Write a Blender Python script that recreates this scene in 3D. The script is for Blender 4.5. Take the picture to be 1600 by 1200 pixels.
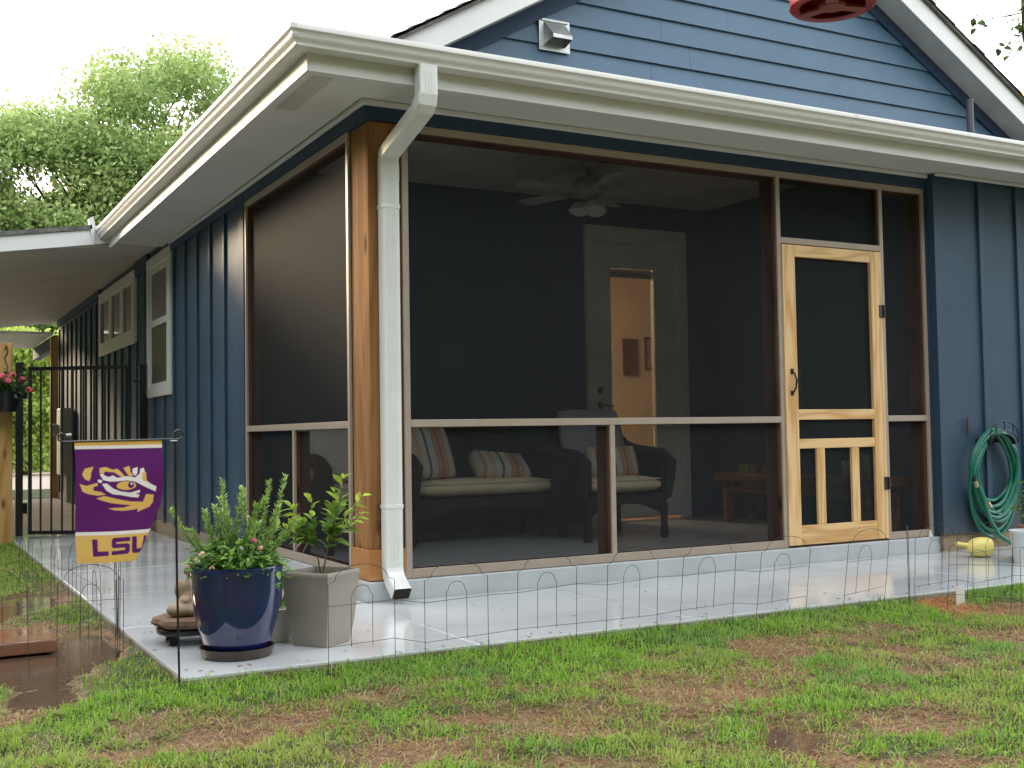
import bpy, bmesh, math, random
import numpy as np
from mathutils import Vector, Matrix

for o in list(bpy.data.objects): bpy.data.objects.remove(o)
S = bpy.context.scene
COL = S.collection
rnd = random.Random(7)
nrg = np.random.default_rng(11)
R = math.radians

# ------------------------------------------------------------------ camera
cd = bpy.data.cameras.new('camera'); cam = bpy.data.objects.new('camera', cd); COL.objects.link(cam)
cd.sensor_width = 36; cd.lens = 39.984; cd.clip_start = .05; cd.clip_end = 2000
Fw = Vector((.47773751, .87742674, .04346481)); Rt = Vector((.87847576, -.47752476, -.01582518)); Up = Vector((-.00687009, -.04574307, .99892961))
cam.matrix_world = Matrix(((Rt.x, Up.x, -Fw.x, -2.3005), (Rt.y, Up.y, -Fw.y, -5.8558), (Rt.z, Up.z, -Fw.z, .7931), (0, 0, 0, 1)))
S.camera = cam
# ------------------------------------------------------------------ sky and sun
SUN = Vector((-.46, 1.0, .255)).normalized()
w = bpy.data.worlds.new('World'); S.world = w; w.use_nodes = True
nt = w.node_tree; nt.nodes.clear()
out = nt.nodes.new('ShaderNodeOutputWorld')
sky = nt.nodes.new('ShaderNodeTexSky'); sky.sky_type = 'NISHITA'; sky.sun_disc = False
sky.sun_elevation = math.asin(SUN.z); sky.sun_rotation = math.atan2(SUN.x, SUN.y)
sky.air_density = 1.0; sky.dust_density = 4.0; sky.ozone_density = 1.0
b1 = nt.nodes.new('ShaderNodeBackground'); b1.inputs[1].default_value = .06
b2 = nt.nodes.new('ShaderNodeBackground'); b2.inputs[0].default_value = (.95, .97, 1.0, 1); b2.inputs[1].default_value = 1.0   # the even white cloud deck
ad = nt.nodes.new('ShaderNodeAddShader')
nt.links.new(sky.outputs[0], b1.inputs[0]); nt.links.new(b1.outputs[0], ad.inputs[0]); nt.links.new(b2.outputs[0], ad.inputs[1])
nt.links.new(ad.outputs[0], out.inputs[0])
sd = bpy.data.lights.new('sun', 'SUN'); sd.energy = 1.1; sd.angle = R(10); sd.color = (1, .80, .56)
sun = bpy.data.objects.new('sun', sd); COL.objects.link(sun)
sun.rotation_euler = (-SUN).to_track_quat('-Z', 'Y').to_euler(); sun.location = SUN * 60
S.view_settings.view_transform = 'Standard'; S.view_settings.look = 'None'; S.view_settings.gamma = 1
S.view_settings.exposure = 1.42
S.render.engine = 'CYCLES'
S.cycles.transparent_max_bounces = 12; S.cycles.max_bounces = 6; S.cycles.diffuse_bounces = 3; S.cycles.glossy_bounces = 3; S.cycles.transmission_bounces = 3

# ------------------------------------------------------------------ helpers
class MB:
    def __init__(s): s.v = []; s.f = []; s.mi = []; s.m = 0
    def add(s, v, f):
        n = len(s.v); s.v += [tuple(p) for p in v]; s.f += [tuple(i + n for i in q) for q in f]; s.mi += [s.m] * len(f); return s
    def box(s, x0, x1, y0, y1, z0, z1):
        if x0 > x1: x0, x1 = x1, x0
        if y0 > y1: y0, y1 = y1, y0
        if z0 > z1: z0, z1 = z1, z0
        return s.add([(x0,y0,z0),(x1,y0,z0),(x1,y1,z0),(x0,y1,z0),(x0,y0,z1),(x1,y0,z1),(x1,y1,z1),(x0,y1,z1)],
                     [(0,3,2,1),(4,5,6,7),(0,1,5,4),(1,2,6,5),(2,3,7,6),(3,0,4,7)])
    def bar(s, a, b, wd, th, up=(0,0,1)):
        a, b = Vector(a), Vector(b); d = (b - a).normalized(); sd_ = d.cross(Vector(up))
        if sd_.length < 1e-4: sd_ = d.cross(Vector((0,1,0)))
        sd_.normalize(); u = sd_.cross(d).normalized(); vs = []
        for p in (a, b):
            for i, j in ((-1,-1),(1,-1),(1,1),(-1,1)): vs.append(p + sd_*i*wd/2 + u*j*th/2)
        return s.add(vs, [(0,1,2,3)[::-1],(4,5,6,7),(0,1,5,4),(1,2,6,5),(2,3,7,6),(3,0,4,7)])
    def tube(s, pts, r, n=8, close=False, cap=True):
        pts = [Vector(p) for p in pts]; m = len(pts)
        rs = r if isinstance(r, (list, tuple)) else [r] * m
        rings = []; prev = None
        for i, p in enumerate(pts):
            if close: t = pts[(i+1) % m] - pts[i-1]
            else: t = pts[min(i+1, m-1)] - pts[max(i-1, 0)]
            if t.length < 1e-9: t = Vector((0,0,1))
            t.normalize()
            if prev is None:
                a = Vector((0,0,1)) if abs(t.z) < .9 else Vector((1,0,0)); u = t.cross(a).normalized()
            else:
                u = prev - t * prev.dot(t)
                if u.length < 1e-6: u = t.orthogonal()
                u.normalize()
            prev = u; q = t.cross(u)
            rings.append([p + (u*math.cos(2*math.pi*k/n) + q*math.sin(2*math.pi*k/n)) * rs[i] for k in range(n)])
        v = [x for g in rings for x in g]; f = []
        for i in range(m if close else m - 1):
            j = (i + 1) % m
            for k in range(n): f.append((i*n+k, i*n+(k+1) % n, j*n+(k+1) % n, j*n+k))
        if cap and not close: f.append(tuple(range(n))[::-1]); f.append(tuple((m-1)*n+k for k in range(n)))
        return s.add(v, f)
    def lathe(s, prof, c=(0,0,0), n=32, sx=1, sy=1):
        v = []; f = []; m = len(prof)
        for r_, z in prof:
            for k in range(n):
                a = 2*math.pi*k/n; v.append((c[0]+r_*math.cos(a)*sx, c[1]+r_*math.sin(a)*sy, c[2]+z))
        for i in range(m-1):
            for k in range(n): f.append((i*n+k, i*n+(k+1) % n, (i+1)*n+(k+1) % n, (i+1)*n+k))
        return s.add(v, f)
    def prism(s, poly, y0, y1, ax='y'):
        """polygon in (x,z) pushed along y, or (y,z) along x, or (x,y) along z"""
        n = len(poly)
        def p(a, b, c): return (a, c, b) if ax == 'y' else ((c, a, b) if ax == 'x' else (a, b, c))
        v = [p(a, b, y0) for a, b in poly] + [p(a, b, y1) for a, b in poly]
        return s.add(v, [tuple(range(n)), tuple(range(2*n-1, n-1, -1))] + [(i, i+n, (i+1) % n + n, (i+1) % n) for i in range(n)])
    def ell(s, c, r, nu=16, nv=10, rot=None, power=1):
        v = []; f = []
        for j in range(nv+1):
            ph = math.pi*j/nv - math.pi/2
            for i in range(nu):
                th = 2*math.pi*i/nu
                sg = lambda q: math.copysign(abs(q)**power, q)
                d = Vector((sg(math.cos(ph))*sg(math.cos(th))*r[0], sg(math.cos(ph))*sg(math.sin(th))*r[1], sg(math.sin(ph))*r[2]))
                if rot: d = rot @ d
                v.append(Vector(c)+d)
        for j in range(nv):
            for i in range(nu): f.append((j*nu+i, j*nu+(i+1) % nu, (j+1)*nu+(i+1) % nu, (j+1)*nu+i))
        return s.add(v, f)
    def build(s, name, mat, parent=None, smooth=False, bevel=0, fix=True):
        me = bpy.data.meshes.new(name); me.from_pydata(s.v, [], s.f)
        mats = mat if isinstance(mat, (list, tuple)) else [mat]
        for m_ in mats: me.materials.append(m_)
        if len(mats) > 1: me.polygons.foreach_set('material_index', s.mi)
        if fix:
            b = bmesh.new(); b.from_mesh(me); bmesh.ops.remove_doubles(b, verts=b.verts, dist=1e-5)
            bmesh.ops.recalc_face_normals(b, faces=b.faces); b.to_mesh(me); b.free()
        if smooth:
            me.polygons.foreach_set('use_smooth', [True]*len(me.polygons))
            if smooth != 'full':
                me.set_sharp_from_angle(angle=R(40))
        me.update()
        return link(name, me, parent, bevel)

def link(name, me, parent=None, bevel=0):
    o = bpy.data.objects.new(name, me); COL.objects.link(o)
    if parent is not None: adopt(o, parent)
    if bevel:
        m = o.modifiers.new('bevel', 'BEVEL'); m.width = bevel; m.segments = 2; m.limit_method = 'ANGLE'; m.angle_limit = R(50)
    return o
def wloc(p):
    v = Vector((0,0,0))
    while p is not None: v += p.location; p = p.parent
    return v
def adopt(o, parent): o.parent = parent; o.location = -wloc(parent)      # meshes are modelled in place, parents are never turned
def tag(o, label=None, cat=None, group=None, kind=None):
    if label: o['label'] = label
    if cat: o['category'] = cat
    if group: o['group'] = group
    if kind: o['kind'] = kind
    return o
def thing(name, loc, label, cat, group=None):
    o = bpy.data.objects.new(name, None); COL.objects.link(o); o.location = loc; o.empty_display_size = .1
    return tag(o, label, cat, group)
def recentre(o, c):
    """a top-level single-mesh thing gets its origin at its base"""
    c = Vector(c); o.data.transform(Matrix.Translation(-c)); o.location = c; return o
def arrays(name, V, Fc, mat, parent=None, cols=None, smooth=False):
    """big meshes from numpy: V (n,3), Fc list of (k,m) index arrays"""
    me = bpy.data.meshes.new(name); V = np.ascontiguousarray(V, dtype=np.float32)
    me.vertices.add(len(V)); me.vertices.foreach_set('co', V.ravel())
    Fc = [np.asarray(f, dtype=np.int32) for f in (Fc if isinstance(Fc, list) else [Fc])]
    loops = np.concatenate([f.ravel() for f in Fc]); tot = np.concatenate([np.full(len(f), f.shape[1], dtype=np.int32) for f in Fc])
    st = np.concatenate([[0], np.cumsum(tot)[:-1]]).astype(np.int32)
    me.loops.add(len(loops)); me.loops.foreach_set('vertex_index', loops)
    me.polygons.add(len(tot)); me.polygons.foreach_set('loop_start', st); me.polygons.foreach_set('loop_total', tot)
    if smooth: me.polygons.foreach_set('use_smooth', np.ones(len(tot), dtype=bool))
    me.materials.append(mat); me.update(calc_edges=True); me.validate()
    if cols is not None:
        a = me.color_attributes.new('tint', 'FLOAT_COLOR', 'POINT')
        c4 = np.ones((len(V), 4), dtype=np.float32); c4[:, :3] = cols; a.data.foreach_set('color', c4.ravel())
    return link(name, me, parent)
def vnoise(x, y, sc, seed=0):
    x = np.asarray(x, float)*sc; y = np.asarray(y, float)*sc; xi = np.floor(x).astype(np.int64); yi = np.floor(y).astype(np.int64)
    fx = x-xi; fy = y-yi; fx = fx*fx*(3-2*fx); fy = fy*fy*(3-2*fy)
    def h(a, b):
        n = (a*374761393 + b*668265263 + seed*1274126177) & 0xffffffff; n = ((n ^ (n >> 13))*1274126177) & 0xffffffff
        return ((n ^ (n >> 16)) & 0xffff)/65535.0
    return (h(xi,yi)*(1-fx)+h(xi+1,yi)*fx)*(1-fy)+(h(xi,yi+1)*(1-fx)+h(xi+1,yi+1)*fx)*fy
def fbm(x, y, sc, seed=0): return .55*vnoise(x,y,sc,seed)+.3*vnoise(x,y,sc*2.1,seed+1)+.15*vnoise(x,y,sc*4.3,seed+2)

# ------------------------------------------------------------------ materials
def mat(name, col, rough=.5, spec=.5, var=.12, vscale=3, bump=.0, bscale=60, col2=None, metal=0, rvar=0, stretch=(1,1,1), detail=5, coat=0):
    m = bpy.data.materials.new(name); m.use_nodes = True; t = m.node_tree; n = t.nodes; L = t.links.new
    b = n['Principled BSDF']; b.inputs['Roughness'].default_value = rough; b.inputs['Specular IOR Level'].default_value = spec; b.inputs['Metallic'].default_value = metal
    if coat: b.inputs['Coat Weight'].default_value = coat; b.inputs['Coat Roughness'].default_value = .06
    tc = n.new('ShaderNodeTexCoord'); mp = n.new('ShaderNodeMapping'); mp.inputs['Scale'].default_value = stretch; L(tc.outputs['Object'], mp.inputs[0])
    ns = n.new('ShaderNodeTexNoise'); ns.inputs['Scale'].default_value = vscale; ns.inputs['Detail'].default_value = detail; ns.inputs['Roughness'].default_value = .6; L(mp.outputs[0], ns.inputs[0])
    r = n.new('ShaderNodeValToRGB'); L(ns.outputs[0], r.inputs[0])
    c2 = col2 or tuple(min(1, c*(1+var)) for c in col); c1 = col if col2 else tuple(c*(1-var) for c in col)
    r.color_ramp.elements[0].position = .32; r.color_ramp.elements[1].position = .68
    r.color_ramp.elements[0].color = (*c1, 1); r.color_ramp.elements[1].color = (*c2, 1)
    L(r.outputs[0], b.inputs['Base Color'])
    if rvar:
        mr = n.new('ShaderNodeMapRange'); mr.inputs[1].default_value = .3; mr.inputs[2].default_value = .7
        mr.inputs[3].default_value = max(.02, rough-rvar); mr.inputs[4].default_value = rough+rvar
        n2 = n.new('ShaderNodeTexNoise'); n2.inputs['Scale'].default_value = vscale*.7; n2.inputs['Detail'].default_value = 4; L(tc.outputs['Object'], n2.inputs[0])
        L(n2.outputs[0], mr.inputs[0]); L(mr.outputs[0], b.inputs['Roughness'])
    if bump:
        nb = n.new('ShaderNodeTexNoise'); nb.inputs['Scale'].default_value = bscale; nb.inputs['Detail'].default_value = 4; L(mp.outputs[0], nb.inputs[0])
        bp = n.new('ShaderNodeBump'); bp.inputs['Strength'].default_value = bump; bp.inputs['Distance'].default_value = .01; L(nb.outputs[0], bp.inputs['Height']); L(bp.outputs[0], b.inputs['Normal'])
    return m
def wood(name, c1, c2, axis, rough=.55, ring=9, warp=3.5, knots=True, off=0.0):
    """growth-ring bands running along axis, warped into cathedral figure, with a few knots"""
    m = bpy.data.materials.new(name); m.use_nodes = True; t = m.node_tree; n = t.nodes; L = t.links.new
    b = n['Principled BSDF']; b.inputs['Roughness'].default_value = rough; b.inputs['Specular IOR Level'].default_value = .2
    tc = n.new('ShaderNodeTexCoord'); mp = n.new('ShaderNodeMapping'); L(tc.outputs['Object'], mp.inputs[0])
    sc = [1.0, 1.0, 1.0]; sc['xyz'.index(axis)] = .09; mp.inputs['Scale'].default_value = sc; mp.inputs['Location'].default_value = (off, off*.7, off*.3)
    n1 = n.new('ShaderNodeTexNoise'); n1.inputs['Scale'].default_value = warp; n1.inputs['Detail'].default_value = 2.5; L(mp.outputs[0], n1.inputs[0])
    ml = n.new('ShaderNodeMath'); ml.operation = 'MULTIPLY'; ml.inputs[1].default_value = ring*2.2; L(n1.outputs[0], ml.inputs[0])
    fr = n.new('ShaderNodeMath'); fr.operation = 'PINGPONG'; fr.inputs[1].default_value = 1.0; L(ml.outputs[0], fr.inputs[0])
    mp2 = n.new('ShaderNodeMapping'); s2 = [90., 90., 90.]; s2['xyz'.index(axis)] = 3.0; mp2.inputs['Scale'].default_value = s2; L(tc.outputs['Object'], mp2.inputs[0])
    n2 = n.new('ShaderNodeTexNoise'); n2.inputs['Scale'].default_value = 1; n2.inputs['Detail'].default_value = 3; L(mp2.outputs[0], n2.inputs[0])
    mx = n.new('ShaderNodeMath'); mx.operation = 'MULTIPLY_ADD'; mx.inputs[1].default_value = .55; L(n2.outputs[0], mx.inputs[0]); L(fr.outputs[0], mx.inputs[2])
    r = n.new('ShaderNodeValToRGB'); r.color_ramp.elements[0].color = (*c1, 1); r.color_ramp.elements[1].color = (*c2, 1)
    r.color_ramp.elements[0].position = .28; r.color_ramp.elements[1].position = 1.0; L(mx.outputs[0], r.inputs[0])
    last = r.outputs[0]
    if knots:
        mp3 = n.new('ShaderNodeMapping'); s3 = [7., 7., 7.]; s3['xyz'.index(axis)] = 2.6; mp3.inputs['Scale'].default_value = s3; mp3.inputs['Location'].default_value = (off*3+.3, .2, .1); L(tc.outputs['Object'], mp3.inputs[0])
        vo = n.new('ShaderNodeTexVoronoi'); vo.inputs['Scale'].default_value = 1; L(mp3.outputs[0], vo.inputs[0])
        kr = n.new('ShaderNodeValToRGB'); kr.color_ramp.elements[0].position = .08; kr.color_ramp.elements[1].position = .2
        kr.color_ramp.elements[0].color = (.25,.2,.17,1); kr.color_ramp.elements[1].color = (1,1,1,1); L(vo.outputs[0], kr.inputs[0])
        mm = n.new('ShaderNodeMix'); mm.data_type = 'RGBA'; mm.blend_type = 'MULTIPLY'; mm.inputs[0].default_value = 1; L(last, mm.inputs[6]); L(kr.outputs[0], mm.inputs[7]); last = mm.outputs[2]
    L(last, b.inputs['Base Color'])
    bp = n.new('ShaderNodeBump'); bp.inputs['Strength'].default_value = .25; bp.inputs['Distance'].default_value = .003; L(mx.outputs[0], bp.inputs['Height']); L(bp.outputs[0], b.inputs['Normal'])
    return m
def tinted(name, rough=.5, trans=.35, spec=.3):
    m = bpy.data.materials.new(name); m.use_nodes = True; t = m.node_tree; n = t.nodes; L = t.links.new
    b = n['Principled BSDF']; b.inputs['Roughness'].default_value = rough; b.inputs['Specular IOR Level'].default_value = spec
    a = n.new('ShaderNodeAttribute'); a.attribute_name = 'tint'; L(a.outputs[0], b.inputs['Base Color'])
    if trans:
        tr = n.new('ShaderNodeBsdfTranslucent'); L(a.outputs[0], tr.inputs[0]); mx = n.new('ShaderNodeMixShader'); mx.inputs[0].default_value = trans
        L(b.outputs[0], mx.inputs[1]); L(tr.outputs[0], mx.inputs[2]); L(mx.outputs[0], n['Material Output'].inputs[0])
    return m
def emit(name, col, s):
    m = bpy.data.materials.new(name); m.use_nodes = True; b = m.node_tree.nodes['Principled BSDF']
    b.inputs['Base Color'].default_value = (*col, 1); b.inputs['Emission Color'].default_value = (*col, 1); b.inputs['Emission Strength'].default_value = s
    return m
def glassy(name, tint=(.9,.95,.95), clear=.75, rough=.02):
    m = bpy.data.materials.new(name); m.use_nodes = True; t = m.node_tree; n = t.nodes; L = t.links.new
    n.remove(n['Principled BSDF']); g = n.new('ShaderNodeBsdfGlossy'); g.inputs['Roughness'].default_value = rough
    tr = n.new('ShaderNodeBsdfTransparent'); tr.inputs[0].default_value = (*[c*clear for c in tint], 1)
    fr = n.new('ShaderNodeFresnel'); fr.inputs[0].default_value = 1.6; mx = n.new('ShaderNodeMixShader'); L(fr.outputs[0], mx.inputs[0]); L(tr.outputs[0], mx.inputs[1]); L(g.outputs[0], mx.inputs[2])
    L(mx.outputs[0], n['Material Output'].inputs[0]); return m
def meshscreen(name, open_=.5, col=(.010,.010,.011)):
    """woven insect screen: open area lets light through, the dark thread takes the rest"""
    m = bpy.data.materials.new(name); m.use_nodes = True; t = m.node_tree; n = t.nodes; L = t.links.new
    b = n['Principled BSDF']; b.inputs['Base Color'].default_value = (*col, 1); b.inputs['Roughness'].default_value = .7; b.inputs['Specular IOR Level'].default_value = .08
    tr = n.new('ShaderNodeBsdfTransparent'); mx = n.new('ShaderNodeMixShader')
    ns = n.new('ShaderNodeTexNoise'); ns.inputs['Scale'].default_value = 1.3; ns.inputs['Detail'].default_value = 3; tc = n.new('ShaderNodeTexCoord'); L(tc.outputs['Object'], ns.inputs[0])
    mr = n.new('ShaderNodeMapRange'); mr.inputs[3].default_value = open_-.05; mr.inputs[4].default_value = open_+.05; L(ns.outputs[0], mr.inputs[0])
    nf = n.new('ShaderNodeTexNoise'); nf.inputs['Scale'].default_value = 260; nf.inputs['Detail'].default_value = 2; L(tc.outputs['Object'], nf.inputs[0])
    ma = n.new('ShaderNodeMath'); ma.operation = 'MULTIPLY_ADD'; ma.inputs[1].default_value = .30; L(nf.outputs[0], ma.inputs[0]); sb_ = n.new('ShaderNodeMath'); sb_.operation = 'SUBTRACT'; sb_.inputs[1].default_value = .15; L(mr.outputs[0], sb_.inputs[0]); L(sb_.outputs[0], ma.inputs[2])
    L(ma.outputs[0], mx.inputs[0]); L(b.outputs[0], mx.inputs[1]); L(tr.outputs[0], mx.inputs[2]); L(mx.outputs[0], n['Material Output'].inputs[0]); return m

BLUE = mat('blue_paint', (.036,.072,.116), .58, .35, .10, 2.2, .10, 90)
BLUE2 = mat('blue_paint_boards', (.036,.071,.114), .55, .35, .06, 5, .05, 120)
def splash(m):
    t = m.node_tree; n = t.nodes; L = t.links.new; b = n['Principled BSDF']; src = b.inputs['Base Color'].links[0].from_socket
    tc = n.new('ShaderNodeTexCoord'); sx = n.new('ShaderNodeSeparateXYZ'); L(tc.outputs['Object'], sx.inputs[0])
    mr = n.new('ShaderNodeMapRange'); mr.inputs[1].default_value = .55; mr.inputs[2].default_value = -.02; mr.inputs[3].default_value = -.25; mr.inputs[4].default_value = .45; L(sx.outputs[2], mr.inputs[0])
    ns = n.new('ShaderNodeTexNoise'); ns.inputs['Scale'].default_value = 7; ns.inputs['Detail'].default_value = 7; L(tc.outputs['Object'], ns.inputs[0])
    ad_ = n.new('ShaderNodeMath'); ad_.operation = 'ADD'; L(mr.outputs[0], ad_.inputs[0]); L(ns.outputs[0], ad_.inputs[1])
    r = n.new('ShaderNodeMapRange'); r.inputs[1].default_value = .55; r.inputs[2].default_value = .95; r.inputs[4].default_value = .55; L(ad_.outputs[0], r.inputs[0])
    mx = n.new('ShaderNodeMix'); mx.data_type = 'RGBA'; L(r.outputs[0], mx.inputs[0]); L(src, mx.inputs[6]); mx.inputs[7].default_value = (.085,.078,.066,1); L(mx.outputs[2], b.inputs['Base Color'])
splash(BLUE); splash(BLUE2)
LAP = mat('skylit_lap_siding', (.066,.130,.200), .5, .5, .06, 3, .05, 120)  # wall blue lightened: the gable's brighter sky light is put into the colour
NAVY = mat('blue_trim_paint', (.030,.056,.106), .6, .3, .08, 4)
WHITE = mat('white_paint', (.72,.715,.69), .45, .5, .03, 2, .03, 40)
SOFFIT = mat('soffit_paint', (.70,.685,.645), .6, .4, .04, 1.5)
GUTTER = mat('gutter_enamel', (.70,.69,.645), .30, .5, .03, 3, .02, 14)
SPOUT = mat('downspout_enamel', (.76,.76,.73), .32, .5, .04, 6, .03, 20)
TAN = mat('tan_vinyl_trim', (.36,.29,.23), .45, .5, .06, 8)
STUD = wood('stained_framing', (.085,.039,.026), (.135,.064,.042), 'z', .6, 7)
STUDX = wood('stained_framing_level', (.085,.039,.026), (.135,.064,.042), 'x', .6, 7)
CEDAR = wood('cedar_post', (.235,.108,.040), (.33,.162,.062), 'z', .85, 4, 9.0)
CEDAR2 = wood('cedar_wrap', (.40,.18,.06), (.50,.25,.095), 'x', .8, 6, 2.0, False)
PINEZ = wood('pine_upright', (.58,.32,.125), (.76,.51,.255), 'z', .42, 6, 7.0, False)
PINEX = wood('pine_level', (.58,.32,.125), (.76,.51,.255), 'x', .42, 6, 7.0, False, 2.3)
FENCEW = wood('fence_post_pine', (.40,.21,.06), (.56,.34,.12), 'z', .6, 7)
SCREEN = meshscreen('insect_screen', .55, (.030,.030,.031))
SIDESCREEN = meshscreen('side_insect_screen', .40, (.019,.0185,.018))
DOORSCREEN = meshscreen('door_insect_screen', .26, (.016,.020,.021))
CONC = mat('wet_painted_concrete', (.53,.545,.555), .13, .6, .11, 1.6, .025, 30, rvar=.10, detail=10)
CURB = mat('painted_curb', (.46,.48,.495), .35, .5, .08, 3, .25, 18)
PORCHFL = mat('porch_floor_paint', (.30,.32,.35), .5, .4, .08, 2)
FOUND = mat('bare_foundation', (.30,.26,.21), .85, .2, .2, 4, .5, 30)
FOUND2 = mat('muddy_foundation', (.21,.15,.09), .8, .2, .0, 3, .5, 25, col2=(.34,.27,.18))
DRIVE = mat('carport_concrete', (.42,.36,.30), .7, .3, .10, 1, .2, 30)
PAVE = mat('pale_driveway', (.50,.42,.36), .8, .2, .1, .6)
ROAD = mat('street_asphalt', (.06,.06,.06), .8, .2, .1, 1)
BLACK = mat('black_iron', (.012,.012,.013), .35, .5, .1, 10)
BLACKP = mat('black_plastic', (.014,.014,.015), .32, .5, .1, 10)
WIRE = mat('dull_wire', (.06,.056,.052), .45, .5, .3, 12, metal=.6)
GREYBOX = mat('grey_enamel_box', (.50,.49,.46), .5, .5, .05, 4)
ALU = mat('galvanised_steel', (.52,.53,.52), .38, .5, .12, 14, metal=.7)
PIPE = mat('dark_vent_pipe', (.06,.055,.07), .45)
SHING = mat('shingles', (.15,.145,.13), .9, .1, .35, 14, .8, 60)
WICK = mat('dark_wicker', (.020,.017,.016), .55, .4, .3, 60, 1.0, 160)
CUSH = mat('cream_cushion', (.82,.68,.46), .85, .1, .06, 5, .15, 220)
PIPING = mat('cushion_piping', (.70,.68,.60), .8, .1)
BENCHW = wood('bench_wood', (.16,.075,.03), (.28,.14,.06), 'y', .5, 7)
FANW = mat('fan_white', (.46,.46,.43), .45)
BOWL = mat('fan_glass_bowl', (.75,.74,.70), .3)
ROOMW = mat('room_wall_paint', (.72,.61,.48), .8, .1, .03, 2)
INNER = mat('porch_inner_wall', (.055,.085,.15), .6, .3, .06, 2)
GLASS = glassy('window_glass', (.85,.92,.9), .8)
DOORW = mat('back_door_white', (.88,.89,.87), .45)

# ================================================================== GROUND
GZ = -.165
PATCH = [(-1.354,-2.133,.178,.23),(-1.067,-2.04,.177,.182),(-.954,-2.616,.234,.197),(-.556,-2.341,.152,.106),(-.367,-2.428,.13,.107),(.385,-2.509,.301,.251),(1.15,-1.963,.249,.30),(.177,-3.108,.138,.261),(2.689,-1.60,.249,.30),(2.896,-1.827,.2,.461),(1.263,-2.677,.146,.124),(.61,-3.175,.223,.154),(-.553,-2.998,.241,.09),(.377,-3.572,.214,.08),(-1.684,-.452,.392,.724),(-1.579,1.392,.295,.802),(-1.83,-1.30,.20,.38),(-1.949,-1.505,.12,.15),(-.777,-1.86,.144,.08),(1.509,-2.287,.108,.12),(-1.701,-2.194,.119,.089),(-.398,-1.8,.101,.08),(.142,-3.412,.108,.066),(2.2,-2.3,.3,.2),(-1.9,.2,.5,.6)]
PUD = [(-1.74,-.42,.33,.70),(-1.60,1.45,.22,.60),(-1.80,-1.22,.14,.20),(.17,-3.08,.13,.22)]
CR = (.8786,-.4776); CF = (.4782,.8783)
def ellf(x, y, lst):
    """1 in the middle of the listed oval spots, 0 away from them, rims broken by noise"""
    o = np.zeros_like(x)
    wob = (fbm(x, y, 5, 3)-.5)*1.3
    for cx, cy, ru, rv in lst:
        dx = x-cx; dy = y-cy; u = dx*CR[0]+dy*CR[1]; v = dx*CF[0]+dy*CF[1]
        q = 1.25-np.sqrt((u/ru)**2+(v/rv)**2)+wob
        o = np.maximum(o, np.clip(q*1.4, 0, 1))
    return o
def soilness(x, y):
    s_ = ellf(x, y, PATCH)
    base = np.clip((fbm(x, y, 2.6, 21)-.51)*4.5, 0, 1)*np.clip(.60+(-2.0-y)*.35, .55, .95)+np.clip((fbm(x, y, 7.5, 25)-.56)*4, 0, .45)
    edge = np.clip(1-(-1.434-y)/.40, 0, 1)*(y < -1.434)*(x > -1.4)+np.clip(1-(-1.33-x)/.22, 0, 1)*(x < -1.33)*(y > -1.6)*(y < -.2)
    return np.clip(np.maximum(s_, base*(y < -1.7)) - edge*.9*(s_ < .98), 0, 1)
def gheight(x, y):
    near = np.exp(-((x-.3)**2+(y+1.5)**2)/60.)
    h = (fbm(x, y, 1.7, 5)-.5)*.030*near+(fbm(x, y, 9, 8)-.5)*.034*near
    wide = ellf(x, y, [(a, b, c*1.9, d*1.7) for a, b, c, d in PUD])
    h = h*(1-.85*wide) - ellf(x, y, PATCH)*.008*(1-wide) - ellf(x, y, PUD)*.030
    dslab = np.maximum(np.maximum(-1.434-y, -1.33-x), 0)          # level beside the slab
    return GZ + h*np.clip(dslab*6+.25, 0, 1) + .026*np.exp(-dslab/.16)*(1-ellf(x, y, PUD))*(y < 6.5)

def ground_grid(x0, x1, y0, y1, st):
    xs = np.arange(x0, x1+st/2, st); ys = np.arange(y0, y1+st/2, st); return xs, ys
# one sheet: fine in the middle, stretching out to the horizon
fx = np.concatenate([[-900,-300,-120,-60,-30,-15,-8,-5,-4], np.arange(-3.2, 4.61, .03), [5,6,8,12,20,40,90,250,900]])
fy = np.concatenate([[-900,-250,-80,-30,-14,-8,-6], np.arange(-5.0, 2.5, .03), np.arange(2.6, 7, .12), [8,10,12,14,18,24,32,45,70,130,300,900]])
GX, GY = np.meshgrid(fx, fy); nx, ny = len(fx), len(fy)
gz = gheight(GX.ravel(), GY.ravel())
gz = np.where((GX.ravel() > -1.30) & (GY.ravel() > -1.40) & (GY.ravel() < 13) & (GX.ravel() < 6.8), GZ-.12, gz)          # under the slab and the house
gso = soilness(GX.ravel(), GY.ravel()); gso = np.where(GY.ravel() > 7, 0, gso)
idx = np.arange(nx*ny).reshape(ny, nx)
quads = np.stack([idx[:-1,:-1].ravel(), idx[:-1,1:].ravel(), idx[1:,1:].ravel(), idx[1:,:-1].ravel()], 1)
orange = ellf(GX.ravel(), GY.ravel(), [(2.689,-1.60,.22,.26)])
dirt = np.array([.105,.062,.038]); dirt2 = np.array([.34,.205,.12]); ora = np.array([.36,.13,.045]); turf = np.array([.050,.065,.020])
nz = fbm(GX.ravel(), GY.ravel(), 6, 31)[:, None]
dcol = dirt*(1-nz)+dirt2*nz; dcol = dcol*(1-orange[:, None])+ora*orange[:, None]
gcol = turf*(1-gso[:, None])+dcol*gso[:, None]
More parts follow.
